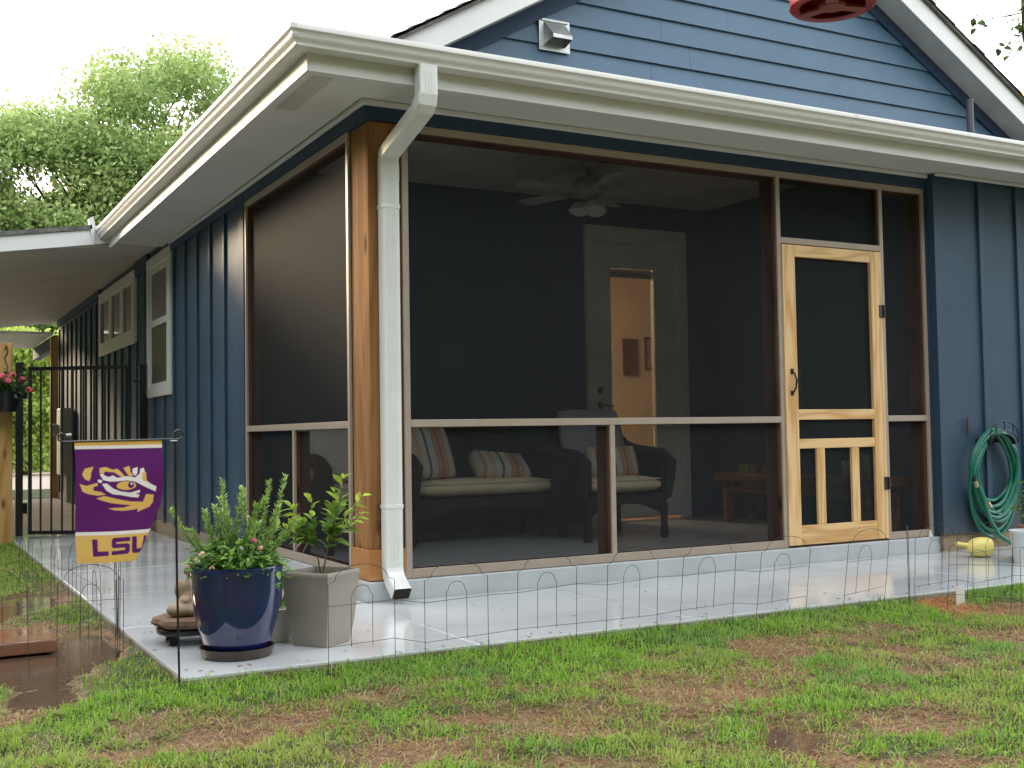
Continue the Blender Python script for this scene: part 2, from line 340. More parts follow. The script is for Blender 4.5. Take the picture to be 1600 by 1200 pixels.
def groundmat():
    m = bpy.data.materials.new('lawn_soil'); m.use_nodes = True; t = m.node_tree; n = t.nodes; L = t.links.new; b = n['Principled BSDF']
    a = n.new('ShaderNodeAttribute'); a.attribute_name = 'tint'; tc = n.new('ShaderNodeTexCoord')
    ns = n.new('ShaderNodeTexNoise'); ns.inputs['Scale'].default_value = 45; ns.inputs['Detail'].default_value = 6; L(tc.outputs['Object'], ns.inputs[0])
    r = n.new('ShaderNodeValToRGB'); r.color_ramp.elements[0].position = .3; r.color_ramp.elements[1].position = .72; r.color_ramp.elements[0].color = (.55,.5,.46,1); r.color_ramp.elements[1].color = (1.35,1.35,1.3,1); L(ns.outputs[0], r.inputs[0])
    mx = n.new('ShaderNodeMix'); mx.data_type = 'RGBA'; mx.blend_type = 'MULTIPLY'; mx.inputs[0].default_value = 1; L(a.outputs[0], mx.inputs[6]); L(r.outputs[0], mx.inputs[7]); L(mx.outputs[2], b.inputs['Base Color'])
    n3 = n.new('ShaderNodeTexNoise'); n3.inputs['Scale'].default_value = 4; n3.inputs['Detail'].default_value = 3; L(tc.outputs['Object'], n3.inputs[0])
    mr = n.new('ShaderNodeMapRange'); mr.inputs[1].default_value = .35; mr.inputs[2].default_value = .65; mr.inputs[3].default_value = .55; mr.inputs[4].default_value = .98; b.inputs['Specular IOR Level'].default_value = .25; L(n3.outputs[0], mr.inputs[0]); L(mr.outputs[0], b.inputs['Roughness'])
    bp = n.new('ShaderNodeBump'); bp.inputs['Strength'].default_value = .9; bp.inputs['Distance'].default_value = .02; L(ns.outputs[0], bp.inputs['Height']); L(bp.outputs[0], b.inputs['Normal'])
    return m
lawn = arrays('lawn', np.stack([GX.ravel(), GY.ravel(), gz], 1), quads, groundmat(), cols=gcol, smooth=True)
tag(lawn, kind='structure')

# puddles standing in the hollows
WATER = mat('muddy_water', (.10,.062,.040), .04, .6, .25, 3, .10, 34)
wx = np.arange(-3.2, 1.2, .04); wy = np.arange(-3.8, 3.2, .04); WX, WY = np.meshgrid(wx, wy); wi = np.arange(WX.size).reshape(WX.shape)
wmask = (ellf(WX.ravel(), WY.ravel(), [(a, b, c*1.5, d*1.4) for a, b, c, d in PUD]) > .02).reshape(WX.shape) & ~((WX > -1.34) & (WY > -1.44))
low = (gheight(WX.ravel(), WY.ravel()) < GZ-.011+.012).reshape(WX.shape) & wmask
for k, sel in enumerate([(WX < -1.3) & (WY > .6), (WX < -1.3) & (WY <= .6), (WX > -1.0)]):
    m_ = low & sel; cell = m_[:-1,:-1] & m_[:-1,1:] & m_[1:,1:] & m_[1:,:-1]
    q = np.stack([wi[:-1,:-1][cell], wi[:-1,1:][cell], wi[1:,1:][cell], wi[1:,:-1][cell]], 1)
    if len(q) == 0: continue
    u_, inv = np.unique(q, return_inverse=True)
    tag(arrays('puddle', np.stack([WX.ravel()[u_], WY.ravel()[u_], np.full(len(u_), GZ-.011)], 1), inv.reshape(q.shape), WATER, smooth=True), kind='structure')

# street side, far beyond the gate
m = MB(); m.add([(-60,18.5,GZ+.004),(60,18.5,GZ+.004),(60,31,GZ+.004),(-60,31,GZ+.004)], [(0,1,2,3)]); tag(m.build('driveway', PAVE), kind='structure')
m = MB(); m.add([(-200,46,GZ+.004),(200,46,GZ+.004),(200,55,GZ+.004),(-200,55,GZ+.004)], [(0,1,2,3)]); tag(m.build('road', ROAD), kind='structure')

# patio slab: cast in panels with tooled joints between
patio = bpy.data.objects.new('patio', None); COL.objects.link(patio); tag(patio, 'wet pale grey concrete patio round the porch', None, None, 'structure')
patio.location = (-1.33,-1.434,GZ)
jx = [-1.335,-.076,1.10,2.26,3.42,4.58,5.74,6.9]; jy = [-.12,1.17,2.54,3.92,5.28,6.3]
def panel(x0, x1, y0, y1):
    MB().box(x0+.004, x1-.004, y0+.004, y1-.004, -.30, -.112+rnd.uniform(-.001,.001)).build('concrete_panel', CONC, patio, bevel=.005)
for i in range(len(jx)-1):
    panel(jx[i], jx[i+1], -1.434, -.12 if i == 0 else -.037)
panel(-1.335, -.037, -.12, 1.17)
for i in range(1, len(jy)-1): panel(-1.33, -.037, jy[i], jy[i+1])
JOINT = mat('joint_grout', (.50,.50,.49), .6)
m = MB(); m.box(-1.322, 6.88, -1.420, -.05, -.29, -.1165); m.box(-1.321, -.05, -.05, 6.28, -.28, -.1168); m.build('joint_fill', JOINT, patio)
MUDE = mat('mud_stained_edge', (.16,.11,.075), .8, .2, 0, 5, .3, 40, col2=(.34,.30,.26))
for k in range(7): MB().box(jx[k]+.006, jx[k+1]-.006, -1.4335, -1.4302, -.22, -.124).build('muddy_edge', MUDE, patio)
for y0, y1 in ((-1.428,-.13),(-.12,1.16),(1.18,2.53),(2.55,3.91),(3.93,5.27)): MB().box(-1.3345, -1.3312 if y0 < 1 else -1.3262, y0, y1, -.22, -.124).build('muddy_edge', MUDE, patio)
tag(MB().box(-5.2, -.02, 6.3, 13.4, -.30, -.117).build('carport_floor', DRIVE, bevel=.004), kind='structure')
pf = MB().box(-.034, 4.40, -.034, 2.72, -.30, -.003).build('porch_floor', [CURB], bevel=.008); tag(pf, kind='structure')

# ================================================================== HOUSE
house = thing('house', (2, 3, -.15), 'navy blue board and batten house with white gutters and a screened corner porch', 'house')
def part(name, mb, mt, parent=None, **k): return mb.build(name, mt, parent or house, **k)
ZT, ZM = 2.544, .879
# --- foundations
part('foundation', MB().box(.0, .2, 2.72, 13.5, -.3, .0), FOUND)
part('foundation', MB().box(4.40, 10, -.062, .2, -.3, .012), FOUND2)
part('foundation', MB().box(4.40, 10, .2, 13.5, -.3, .0), FOUND)
# --- corner post
part('corner_post', MB().box(0, .193, 0, .268, .0, ZT), CEDAR, bevel=.006)
pb = MB()
pb.box(-.016, .209, -.016, -.001, .002, .168); part('post_base_board', pb, CEDAR2, bevel=.002)
part('post_base_board', MB().box(-.016, -.001, 0, .284, .002, .166), wood('cedar_wrap_side', (.42,.19,.07), (.52,.26,.10), 'y', .8, 6, 2.0, False), bevel=.002)
# --- tan trim and stained framing of the screens, front
def trim(x0, x1, z0, z1): part('trim_strip', MB().box(x0, x1, -.018, .0, z0, z1), TAN, bevel=.003)
def trims(y0, y1, z0, z1): part('trim_strip', MB().box(-.018, .0, y0, y1, z0, z1), TAN, bevel=.003)
VX = [(.195,.234),(2.931,2.966),(3.891,3.926),(4.318,4.352)]
for a, b in VX: trim(a, b, .0, ZT)
BAYS = [(.234,2.931),(3.926,4.318)]
for a, b in BAYS:
    trim(a, b, .0, .052); trim(a, b, ZM-.042, ZM); trim(a, b, ZT-.042, ZT)
trim(2.966, 3.891, 2.052, 2.094); trim(2.966, 3.891, ZT-.042, ZT); trim(1.558, 1.593, .052, ZM-.042)
for x0, x1 in [(.194,.234),(2.922,2.963),(3.894,3.935),(4.312,4.352)]:
    part('framing_stud', MB().box(x0, x1, .002, .14, .0, 2.50), STUD, bevel=.003)
part('framing_stud', MB().box(1.555, 1.596, .002, .14, .04, ZM-.05), STUD, bevel=.003)
part('framing_plate', MB().box(.194, 4.352, .002, .14, 2.50, 2.54), STUDX)
for x0, x1 in [(.234,2.922),(3.935,4.312)]:
    part('framing_plate', MB().box(x0, x1, .002, .14, ZM-.045, ZM-.006), STUDX); part('framing_plate', MB().box(x0, x1, .002, .14, .0, .040), STUDX)
part('framing_plate', MB().box(2.963, 3.894, .002, .14, 2.056, 2.09), STUDX)
def screen(x0, x1, z0, z1, mt=SCREEN, y=.022): part('screen', MB().add([(x0,y,z0),(x1,y,z0),(x1,y,z1),(x0,y,z1)], [(0,1,2,3)]), mt, fix=False)
screen(.234, 2.923, ZM, 2.502); screen(.234, 1.556, .04, ZM-.042); screen(1.595, 2.923, .04, ZM-.042); screen(2.963, 3.894, 2.09, 2.502, DOORSCREEN)
screen(3.935, 4.312, ZM, 2.502); screen(3.935, 4.312, .04, ZM-.042)
# --- the same on the side
for a, b in [(.272,.308),(2.424,2.462)]: trims(a, b, .0, ZT)
for z0, z1 in [(.0,.052),(ZM-.042,ZM),(ZT-.042,ZT)]: trims(.308, 2.424, z0, z1)
trims(1.305, 1.343, .052, ZM-.042)
STUDY = wood('stained_framing_side', (.085,.039,.026), (.135,.064,.042), 'y', .6, 7)
for a, b in [(.272,.31),(2.422,2.46)]: part('framing_stud', MB().box(.002, .09, a, b, .0, 2.5), STUD)
part('framing_stud', MB().box(.002, .09, 1.305, 1.343, .04, ZM-.05), STUD)
for z0, z1 in [(.0,.04),(ZM-.045,ZM-.006),(2.5,2.54)]: part('framing_plate', MB().box(.002, .09, .31, 2.422, z0, z1), STUDY)
for y0, y1, z0, z1 in [(.31,2.422,ZM,2.5),(.31,1.305,.04,ZM-.042),(1.343,2.422,.04,ZM-.042)]:
    part('screen', MB().add([(.022,y0,z0),(.022,y1,z0),(.022,y1,z1),(.022,y0,z1)], [(0,1,2,3)]), SIDESCREEN, fix=False)
# --- frieze boards
part('frieze_board', MB().box(-.022, 4.38, -.022, .12, ZT+.002, 2.665), NAVY, bevel=.003)
part('frieze_board', MB().box(-.022, .10, .12, 2.46, ZT+.002, 2.665), NAVY)
# --- porch inside
part('porch_back_wall', MB().box(.10, 3.075, 2.65, 2.75, 0, 2.87).box(4.19, 4.47, 2.65, 2.75, 0, 2.87).box(3.075, 4.19, 2.65, 2.75, 2.645, 2.87), INNER)
part('porch_side_wall', MB().box(4.46, 4.56, -.02, 2.65, 0, 2.87), INNER)
part('porch_ceiling', MB().box(.02, 4.56, .02, 2.75, 2.865, 2.90), mat('ceiling_paint', (.60,.59,.57), .7, .2))
part('header_beam', MB().box(.12, 4.46, .122, .2, 2.545, 2.864), INNER); part('header_beam', MB().box(.1, .16, .2, 2.65, 2.545, 2.864), INNER)
# --- back door with its lit room
bd = part('back_door', MB().box(3.085, 3.175, 2.62, 2.70, 0, 2.50).box(4.095, 4.185, 2.62, 2.70, 0, 2.50).box(3.085, 4.185, 2.62, 2.70, 2.50, 2.64), DOORW, bevel=.004)
dl = MB().box(3.18, 3.345, 2.655, 2.695, .02, 2.495).box(3.82, 4.09, 2.655, 2.695, .02, 2.495).box(3.345, 3.82, 2.655, 2.695, 2.31, 2.495).box(3.345, 3.82, 2.655, 2.695, .02, .26)
dl.build('door_leaf', DOORW, bd, bevel=.004)
MB().box(3.345, 3.82, 2.648, 2.66, 2.27, 2.31).box(3.325, 3.345, 2.640, 2.654, .24, 2.33).box(3.82, 3.84, 2.640, 2.654, .24, 2.33).build('glazing_bead', DOORW, bd)
MB().add([(3.345,2.675,.26),(3.82,2.675,.26),(3.82,2.675,2.31),(3.345,2.675,2.31)], [(0,1,2,3)]).build('pane', GLASS, bd, fix=False)
MB().box(3.345, 3.82, 2.69, 2.70, 2.19, 2.27).build('shade_roll', mat('grey_shade', (.30,.31,.34), .7), bd)
MB().box(3.20, 3.235, 2.63, 2.652, 1.13, 1.19).build('deadbolt', BLACK, bd)
dk = MB().box(3.20, 3.235, 2.63, 2.652, 1.0, 1.06); dk.tube([(3.218,2.63,1.03),(3.218,2.60,1.03),(3.33,2.60,1.025)], .008, 8); dk.build('handle', BLACK, bd)
part('inner_room', MB().box(2.4, 7.2, 5.6, 5.7, -.02, 2.80).box(2.3, 2.4, 2.76, 5.7, -.02, 2.8).box(7.2, 7.3, 2.76, 5.7, -.02, 2.8).box(2.3, 7.3, 2.76, 5.7, 2.80, 2.86).box(4.57, 7.3, 2.75, 2.80, -.02, 2.8), ROOMW)
part('inner_floor', MB().box(2.3, 7.3, 2.76, 5.7, -.06, -.02), mat('oak_floor', (.30,.17,.08), .4))
part('room_lamp', MB().lathe([(.0,0),(.17,.01),(.2,.06),(.2,.075),(.0,.075)], (3.3,4.3,2.72), 24), emit('lit_lamp', (1.0,.69,.41), 52))
# --- screen door
door = part('screen_door', MB().box(2.966, 3.077, -.028, .0, .012, 2.045), PINEZ, bevel=.003); 
MB().box(3.78, 3.889, -.028, .0, .012, 2.045).build('stile', PINEZ, door, bevel=.003)
for z0, z1 in [(1.965,2.045),(.855,.925),(.660,.725),(.012,.142)]:
    MB().box(3.0775, 3.7795, -.027, -.001, z0, z1).build('rail', PINEX, door, bevel=.003)
for x0, x1 in [(3.235,3.305),(3.555,3.625)]: MB().box(x0, x1, -.026, -.002, .1425, .6595).build('baluster', PINEZ, door, bevel=.003)
MB().add([(3.07,-.004,.14),(3.79,-.004,.14),(3.79,-.004,1.97),(3.07,-.004,1.97)], [(0,1,2,3)]).build('screen', DOORSCREEN, door, fix=False)
for z in (1.62,.40,1.02): MB().box(3.855, 3.905, -.034, -.0285, z-.045, z+.045).tube([(3.893,-.036,z-.045),(3.893,-.036,z+.045)], .007, 8).build('hinge', BLACK, door) if z != 1.02 else None
h = MB().tube([(3.025,-.030,1.18),(3.025,-.055,1.165),(3.03,-.068,1.12),(3.028,-.060,1.07),(3.022,-.052,1.05),(3.02,-.032,1.035)], [.007,.006,.007,.006,.006,.008], 8)
h.box(3.012, 3.038, -.034, -.0285, 1.165, 1.20).box(3.010, 3.034, -.034, -.0285, 1.02, 1.05).build('handle', BLACK, door)
# --- right hand wall
RW = -.08
rw = part('front_wall', MB().box(4.38, 10, RW, .12, .012, 2.66), BLUE)
x = 4.84
while x < 10: MB().box(x, x+.052, RW-.021, RW-.0005, .012, 2.645).build('batten', BLUE2, rw, bevel=.003); x += .42
MB().box(4.376, 4.44, RW-.005, RW-.0005, .012, 2.612).build('corner_board', BLUE2, rw)
MB().box(4.353, 4.379, -.022, .1, .0, 2.544).build('return_board', NAVY, rw)
# --- side wall
sw = part('side_wall', MB().box(0, .1, 2.462, 13.4, .0, 2.75), BLUE)
MB().box(-.026, -.0005, 2.462, 2.60, -.01, 2.66).build('corner_board', NAVY, sw, bevel=.003)
W1 = (5.0,6.11,1.211,2.612); W2 = (6.787,9.19,1.836,2.622)
ys = [3.045]
while ys[-1] < 13.0: ys.append(ys[-1]+.462)
def batten(y, z0, z1): MB().box(-.022, -.0005, y, y+.05, z0, z1).build('batten', BLUE2, sw, bevel=.003)
for y in ys[:40]:
    if y > 13.3: continue
    hit = [q for q in (W1, W2) if q[0]-.05 < y < q[1]]
    if hit: batten(y, -.01, hit[0][2])
    else: batten(y, -.01, 2.56 if y < 5 else 2.54)
for y in np.arange(2.82, 13, .462):
    pass
MB().box(-.027, -.0225+.022, 2.60, 5.0, 2.56, 2.66).build('frieze_board', NAVY, sw); MB().box(-.027, -.0005, 6.11, 6.787, 2.54, 2.70).build('frieze_board', NAVY, sw); MB().box(-.027, -.0005, 9.19, 13.4, 2.60, 2.72).build('frieze_board', NAVY, sw)
# windows
SASHG = mat('window_reflective_glass', (.075,.085,.07), .06, .5, .15, 1.5)
SASHS = mat('window_insect_mesh', (.055,.045,.038), .4, .4, .2, 3)
w1 = part('window', MB().box(-.034, -.001, 5.0, 5.12, 1.211, 2.612).box(-.034, -.001, 5.99, 6.11, 1.211, 2.612).box(-.034, -.001, 5.12, 5.99, 2.515, 2.612).box(-.034, -.001, 5.12, 5.99, 1.211, 1.30), WHITE, bevel=.003)
MB().box(-.024, .0, 5.12, 5.19, 1.30, 2.515).box(-.024, .0, 5.92, 5.99, 1.30, 2.515).box(-.024, .0, 5.19, 5.92, 2.45, 2.515).box(-.024, .0, 5.19, 5.92, 1.30, 1.345).box(-.030, .0, 5.19, 5.92, 1.91, 1.975).build('sash_frame', WHITE, w1, bevel=.002)
MB().box(-.012, -.002, 5.19, 5.92, 1.975, 2.45).build('pane', SASHG, w1); MB().box(-.016, -.002, 5.19, 5.92, 1.345, 1.91).build('window_screen', SASHS, w1)
w2m = MB().box(-.034, -.001, 6.787, 6.95, 1.836, 2.622).box(-.034, -.001, 9.05, 9.19, 1.836, 2.622).box(-.034, -.001, 6.95, 9.05, 2.50, 2.622).box(-.034, -.001, 6.95, 9.05, 1.836, 1.99)
w2m.box(-.030, -.001, 7.50, 7.68, 1.99, 2.5).box(-.030, -.001, 8.28, 8.46, 1.99, 2.5); w2 = part('window', w2m, WHITE, bevel=.003)
CLEARG = mat('clerestory_glass', (.05,.055,.045), .05, .5, .2, 1.2)
for a, b in [(6.95,7.50),(7.68,8.28),(8.46,9.05)]: MB().box(-.012, -.002, a, b, 1.99, 2.5).build('pane', CLEARG, w2)
# --- other outer walls, closed round the back
part('back_wall', MB().box(.1, 10, 13.3, 13.4, 0, 2.75), BLUE); part('far_side_wall', MB().box(9.9, 10, .12, 13.3, 0, 2.75), BLUE)
# --- soffit, fascia and gutters with a mitred corner
E0 = -.52; SZ = 2.650
part('soffit', MB().prism([(-.023,-.023),(9.985,-.023),(9.985,E0+.021),(E0+.021,E0+.021),(E0+.021,5.355),(-.023,5.355)], SZ+.001, SZ+.015, 'z'), SOFFIT)
part('soffit_moulding', MB().box(-.050, 4.37, -.050, -.0235, SZ-.030, SZ).box(-.050, -.0235, -.0235, 5.0, SZ-.030, SZ), WHITE, bevel=.008)
part('soffit_moulding', MB().box(4.37, 9.9, RW-.052, RW-.0225, SZ-.026, SZ), WHITE, bevel=.008)
def sweep(prof, name, mt, closed=True, yend=5.36, **k):
    """profile of (out, z) carried along the front eave and round the corner along the side eave"""
    mb = MB(); v = []; n = len(prof)
    for st in range(3):
        for o_, z in prof:
            e = E0-o_; v.append((9.99, e, z) if st == 0 else ((e, e, z) if st == 1 else (e, yend, z)))
    f = []
    for st in range(2):
        for i in range(n if closed else n-1): f.append((st*n+i, st*n+(i+1) % n, (st+1)*n+(i+1) % n, (st+1)*n+i))
    if closed: f += [tuple(range(n)), tuple(range(2*n, 3*n))[::-1]]
    mb.add(v, f); return part(name, mb, mt, **k)
sweep([(.0,2.600),(.0,2.80),(-.02,2.80),(-.02,2.600)], 'fascia_board', WHITE)
K = [(.001,2.688),(.080,2.688),(.084,2.692),(.084,2.702),(.090,2.712),(.100,2.722),(.106,2.734),(.107,2.746),(.114,2.754),(.120,2.760),(.120,2.783),(.117,2.787),(.112,2.787),(.109,2.783),(.109,2.766),(.102,2.758),(.096,2.748),(.094,2.736),(.080,2.720),(.074,2.706),(.074,2.696),(.004,2.696),(.004,2.79),(.001,2.79)]
sweep(K, 'gutter', GUTTER, smooth=True)
# vent strip in the soffit
VENTM = mat('vent_strip_paint', (.69,.675,.635), .6)
for i in range(30): 
    MB().box(-.42, -.30, -.30+i*.028, -.30+i*.028+.010, SZ-.0025, SZ-.0005).build('soffit_vent_slot', VENTM, house) if i < 24 else None
# --- downspout
def spout(path, wd, dp, cx, name, mt):
    """rectangular pipe along a path in the y-z plane"""
    mb = MB(); n = len(path); v = []; P = [Vector((0, p[0], p[1])) for p in path]
    for i, p in enumerate(P):
        a = (P[i]-P[i-1]).normalized() if i else (P[1]-P[0]).normalized(); b = (P[i+1]-P[i]).normalized() if i < n-1 else a
        t = (a+b).normalized(); nrm = Vector((0, -t.z, t.y)); k = 1/max(.5, t.dot(a))
        for sx, sn in ((-1,-1),(1,-1),(1,1),(-1,1)): v.append(Vector((cx+sx*wd/2, 0, 0))+p+nrm*sn*dp/2*k)
    f = [(i*4+j, i*4+(j+1) % 4, (i+1)*4+(j+1) % 4, (i+1)*4+j) for i in range(n-1) for j in range(4)]
    return mb.add(v, f).build(name, mt, house, bevel=.009)
CX = .100
sp = spout([(-.572,2.692),(-.572,2.545),(-.560,2.505),(-.535,2.483),(-.09,2.362),(-.062,2.348),(-.049,2.315),(-.049,.07),(-.060,.035),(-.085,.005),(-.175,-.058)], .102, .076, CX, 'downspout', SPOUT)
rb = MB()
for dx in (-.022, -.007, .008, .023): rb.box(CX+dx-.0022, CX+dx+.0022, -.0895, -.0865, .075, 2.30)
for dx in (-.018, 0, .018): rb.box(CX+dx-.003, CX+dx+.003, -.613, -.6095, 2.55, 2.66)
rb.build('pipe_rib', SPOUT, sp)
for z in (2.055,.405): MB().box(CX-.0535, CX+.0535, -.0905, -.008, z-.012, z+.012).build('joint_band', SPOUT, sp, bevel=.004)
cr = MB()
for k in range(6): cr.box(CX-.0525, CX+.0525, -.0893, -.060, 2.20+k*.017, 2.2065+k*.017)
cr.build('crimp', SPOUT, sp, bevel=.002)
cr = MB()
for k in range(8): 
    zz = 2.50-k*.004; yy = -.600+k*.012
    cr.box(CX-.0535, CX-.0505, yy-.003, yy+.003, zz-.012-.006*k*.2, zz+.05)
cr.build('crimp', SPOUT, sp)
tdir = Vector((0,-.09,-.063)).normalized(); nd = Vector((0,-tdir.z,tdir.y)); ce = Vector((CX,-.175,-.058))+tdir*.001
MB().add([ce+Vector((sx*.045,0,0))+nd*sn*.032 for sx, sn in ((-1,-1),(1,-1),(1,1),(-1,1))], [(0,1,2,3)]).build('outlet_mouth_shade', mat('outlet_shade_paint', (.02,.018,.016), .9), sp)  # dark plate standing in for the shade inside the open pipe end
mv = []; KS = [(o_+.0018, z) for o_, z in K[1:13]]
for st_ in range(3):
    for o_, z in KS: e = E0-o_; mv.append((e+.034, e, z) if st_ == 0 else ((e, e, z) if st_ == 1 else (e, e+.034, z)))
nk = len(KS); MB().add(mv, [(a*nk+b, a*nk+b+1, (a+1)*nk+b+1, (a+1)*nk+b) for a in range(2) for b in range(nk-1)]).build('gutter_mitre', GUTTER, house)
for xs_ in (3.05, 6.1):
    mv = [(xs_+dx, E0-o_, z) for dx in (0,.025) for o_, z in KS]; MB().add(mv, [(b, b+1, nk+b+1, nk+b) for b in range(nk-1)]).build('gutter_seam', GUTTER, house)
# --- gable over the porch
GY0 = 2.0; RY = 1.7; PI_ = .583; AX = 4.688
def fl(x): return 3.148+PI_*x if x < AX else 8.614-PI_*x          # top edge of the rake fascia
part('rake_fascia', MB().prism([(-.50,fl(-.50)),(AX,fl(AX)),(AX,fl(AX)-.21),(-.50,fl(-.50)-.21)], RY, RY+.02), WHITE, bevel=.003)
part('rake_fascia', MB().prism([(AX,fl(AX)),(10.04,fl(10.04)),(10.04,fl(10.04)-.21),(AX,fl(AX)-.21)], RY, RY+.02), WHITE, bevel=.003)
RAKES = mat('rake_soffit_paint', (.66,.67,.66), .6)
part('rake_soffit', MB().prism([(-.50,fl(-.50)-.20),(AX,fl(AX)-.20),(10.04,fl(10.04)-.20),(10.04,fl(10.04)-.185),(AX,fl(AX)-.185),(-.50,fl(-.50)-.185)], RY+.02, GY0-.002), RAKES)
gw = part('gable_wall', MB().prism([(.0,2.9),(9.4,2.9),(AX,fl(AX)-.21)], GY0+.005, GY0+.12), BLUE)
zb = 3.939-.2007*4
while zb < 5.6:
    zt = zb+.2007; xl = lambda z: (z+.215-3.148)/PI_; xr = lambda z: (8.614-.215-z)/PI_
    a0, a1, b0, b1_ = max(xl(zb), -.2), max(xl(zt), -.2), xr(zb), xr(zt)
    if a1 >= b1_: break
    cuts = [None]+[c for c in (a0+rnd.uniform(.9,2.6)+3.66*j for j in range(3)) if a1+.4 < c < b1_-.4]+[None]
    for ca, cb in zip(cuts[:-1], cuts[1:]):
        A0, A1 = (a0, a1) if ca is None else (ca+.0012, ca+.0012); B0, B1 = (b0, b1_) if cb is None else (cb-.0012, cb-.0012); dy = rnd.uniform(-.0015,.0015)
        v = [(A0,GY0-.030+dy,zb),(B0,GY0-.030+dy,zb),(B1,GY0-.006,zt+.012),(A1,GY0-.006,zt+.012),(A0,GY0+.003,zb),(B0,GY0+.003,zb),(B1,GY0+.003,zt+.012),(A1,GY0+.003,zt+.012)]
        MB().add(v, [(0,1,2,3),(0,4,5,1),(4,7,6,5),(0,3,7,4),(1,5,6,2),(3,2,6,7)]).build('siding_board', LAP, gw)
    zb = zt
for sgn in (-1, 1):
    xa = -.2 if sgn < 0 else 9.576
    q = lambda x, d: (x, fl(x)-.205-d)
    MB().prism([q(xa,0), q(AX,0), q(AX,.135), q(xa,.135)], GY0-.042, GY0-.032).build('rake_frieze_board', NAVY, gw)
# vent hood and pipe
vh = MB().box(2.255, 2.545, GY0-.040, GY0-.031, 3.885, 4.150)
vh.box(2.275, 2.525, GY0-.050, GY0-.040, 4.125, 4.14)
vent = part('dryer_vent', vh, ALU, bevel=.003)
yv = GY0-.040
v = [(2.30,yv,4.12),(2.50,yv,4.12),(2.49,yv-.13,3.985),(2.31,yv-.13,3.985),(2.30,yv,3.93),(2.50,yv,3.93),(2.49,yv-.13,3.955),(2.31,yv-.13,3.955)]
MB().add(v, [(0,1,2,3),(3,2,6,7),(0,3,7,4),(1,5,6,2)]).build('hood', ALU, vent, bevel=.002)
dm = MB(); dm.tube([(2.40,yv-.002,4.01),(2.40,yv-.03,4.0)], .075, 20); dm.build('duct_ring', mat('duct_grey', (.25,.25,.23), .5, metal=.5), vent)
part('vent_pipe', MB().tube([(6.90,1.62,3.4),(6.90,1.62,3.97)], .034, 16).tube([(6.90,1.62,3.955),(6.90,1.62,3.975)], .037, 16), PIPE, smooth=True)
# --- roofs
rf = part('main_roof', MB().prism([(-.56,fl(-.56)-.02),(AX,fl(AX)+.002),(10.06,fl(10.06)+.002),(10.06,fl(10.06)+.032),(AX,fl(AX)+.034),(-.56,fl(-.56)+.0)], RY-.035, 13.9), SHING)
k = 0; xx = -.50
while xx < AX-.1:                         # shingle courses, each butt edge standing proud
    x2 = min(xx+.135, AX); ln = MB(); e = rnd.uniform(-.012,.008)
    ln.add([(xx,RY-.05+e,fl(xx)+.044),(x2+.02,RY-.05+e,fl(x2)+.038),(x2+.02,13.9,fl(x2)+.038),(xx,13.9,fl(xx)+.044),(xx,RY-.05+e,fl(xx)+.033),(x2+.02,RY-.05+e,fl(x2+.02)+.033),(x2+.02,13.9,fl(x2)+.033),(xx,13.9,fl(xx)+.033)],
           [(0,1,2,3),(0,4,5,1),(0,3,7,4),(1,5,6,2),(3,2,6,7)])
    ln.build('shingle_course', SHING, rf)
    xm0, xm1 = 2*AX-xx, 2*AX-x2-.02; e = rnd.uniform(-.012,.008); ln = MB()
    ln.add([(xm0,RY-.05+e,fl(xm0)+.044),(xm1,RY-.05+e,fl(xm1)+.038),(xm1,13.9,fl(xm1)+.038),(xm0,13.9,fl(xm0)+.044),(xm0,RY-.05+e,fl(xm0)+.033),(xm1,RY-.05+e,fl(xm1)+.033),(xm1,13.9,fl(xm1)+.033),(xm0,13.9,fl(xm0)+.033)],
           [(0,1,2,3),(0,4,5,1),(0,3,7,4),(1,5,6,2),(3,2,6,7)])
    ln.build('shingle_course', SHING, rf); xx = x2
part('porch_roof', MB().add([(-.63,-.63,2.79),(9.99,-.63,2.79),(9.99,GY0,3.579),(.50,GY0,3.579),(.554,RY,3.489),(-.63,RY,2.79)], [(0,1,2,3,4),(0,4,5)]), SHING)
part('roof_deck', MB().add([(-.5,-.5,2.76),(9.98,-.5,2.76),(9.98,GY0,3.5),(-.5,GY0,2.76),(.6,GY0,3.5)], [(0,1,2,4),(0,4,3)]), SHING)
# --- carport canopy on the left
cv = part('carport_roof', MB().prism([(-.67,2.815),(-5.3,2.13),(-5.3,2.09),(-.67,2.775)], 5.34, 13.9), SHING)
MB().prism([(-.46,2.835),(-5.25,2.13),(-5.25,1.95),(-.46,2.660)], 5.36, 5.385).build('canopy_fascia', WHITE, cv, bevel=.003)
MB().prism([(-.645,2.83),(-.655,2.62),(-.66,2.62),(-.70,2.87),(-.66,2.90)], 5.34, 5.42).build('gutter_end_flashing', WHITE, cv)
cz = lambda x: 2.70+.13*x                                          # the ceiling falls gently away from the wall
CEIL = mat('canopy_ceiling_board', (.60,.56,.51), .6, .3, .05, 1.5)
for i in range(7):
    y0 = 5.386+i*1.2; y1 = min(y0+1.192, 13.8)
    MB().add([(.0,y0,cz(0)),(-5.2,y0,cz(-5.2)),(-5.2,y1,cz(-5.2)),(0,y1,cz(0)),(.0,y0,cz(0)+.012),(-5.2,y0,cz(-5.2)+.012),(-5.2,y1,cz(-5.2)+.012),(0,y1,cz(0)+.012)],
             [(0,1,2,3),(4,7,6,5),(0,4,5,1),(2,6,7,3),(1,5,6,2),(0,3,7,4)]).build('ceiling_board', CEIL, cv)
MB().add([(.0,5.40,cz(0)+.02),(-5.2,5.40,cz(-5.2)+.02),(-5.2,13.8,cz(-5.2)+.02),(0,13.8,cz(0)+.02)], [(0,1,2,3)]).build('canopy_deck', SHING, cv)
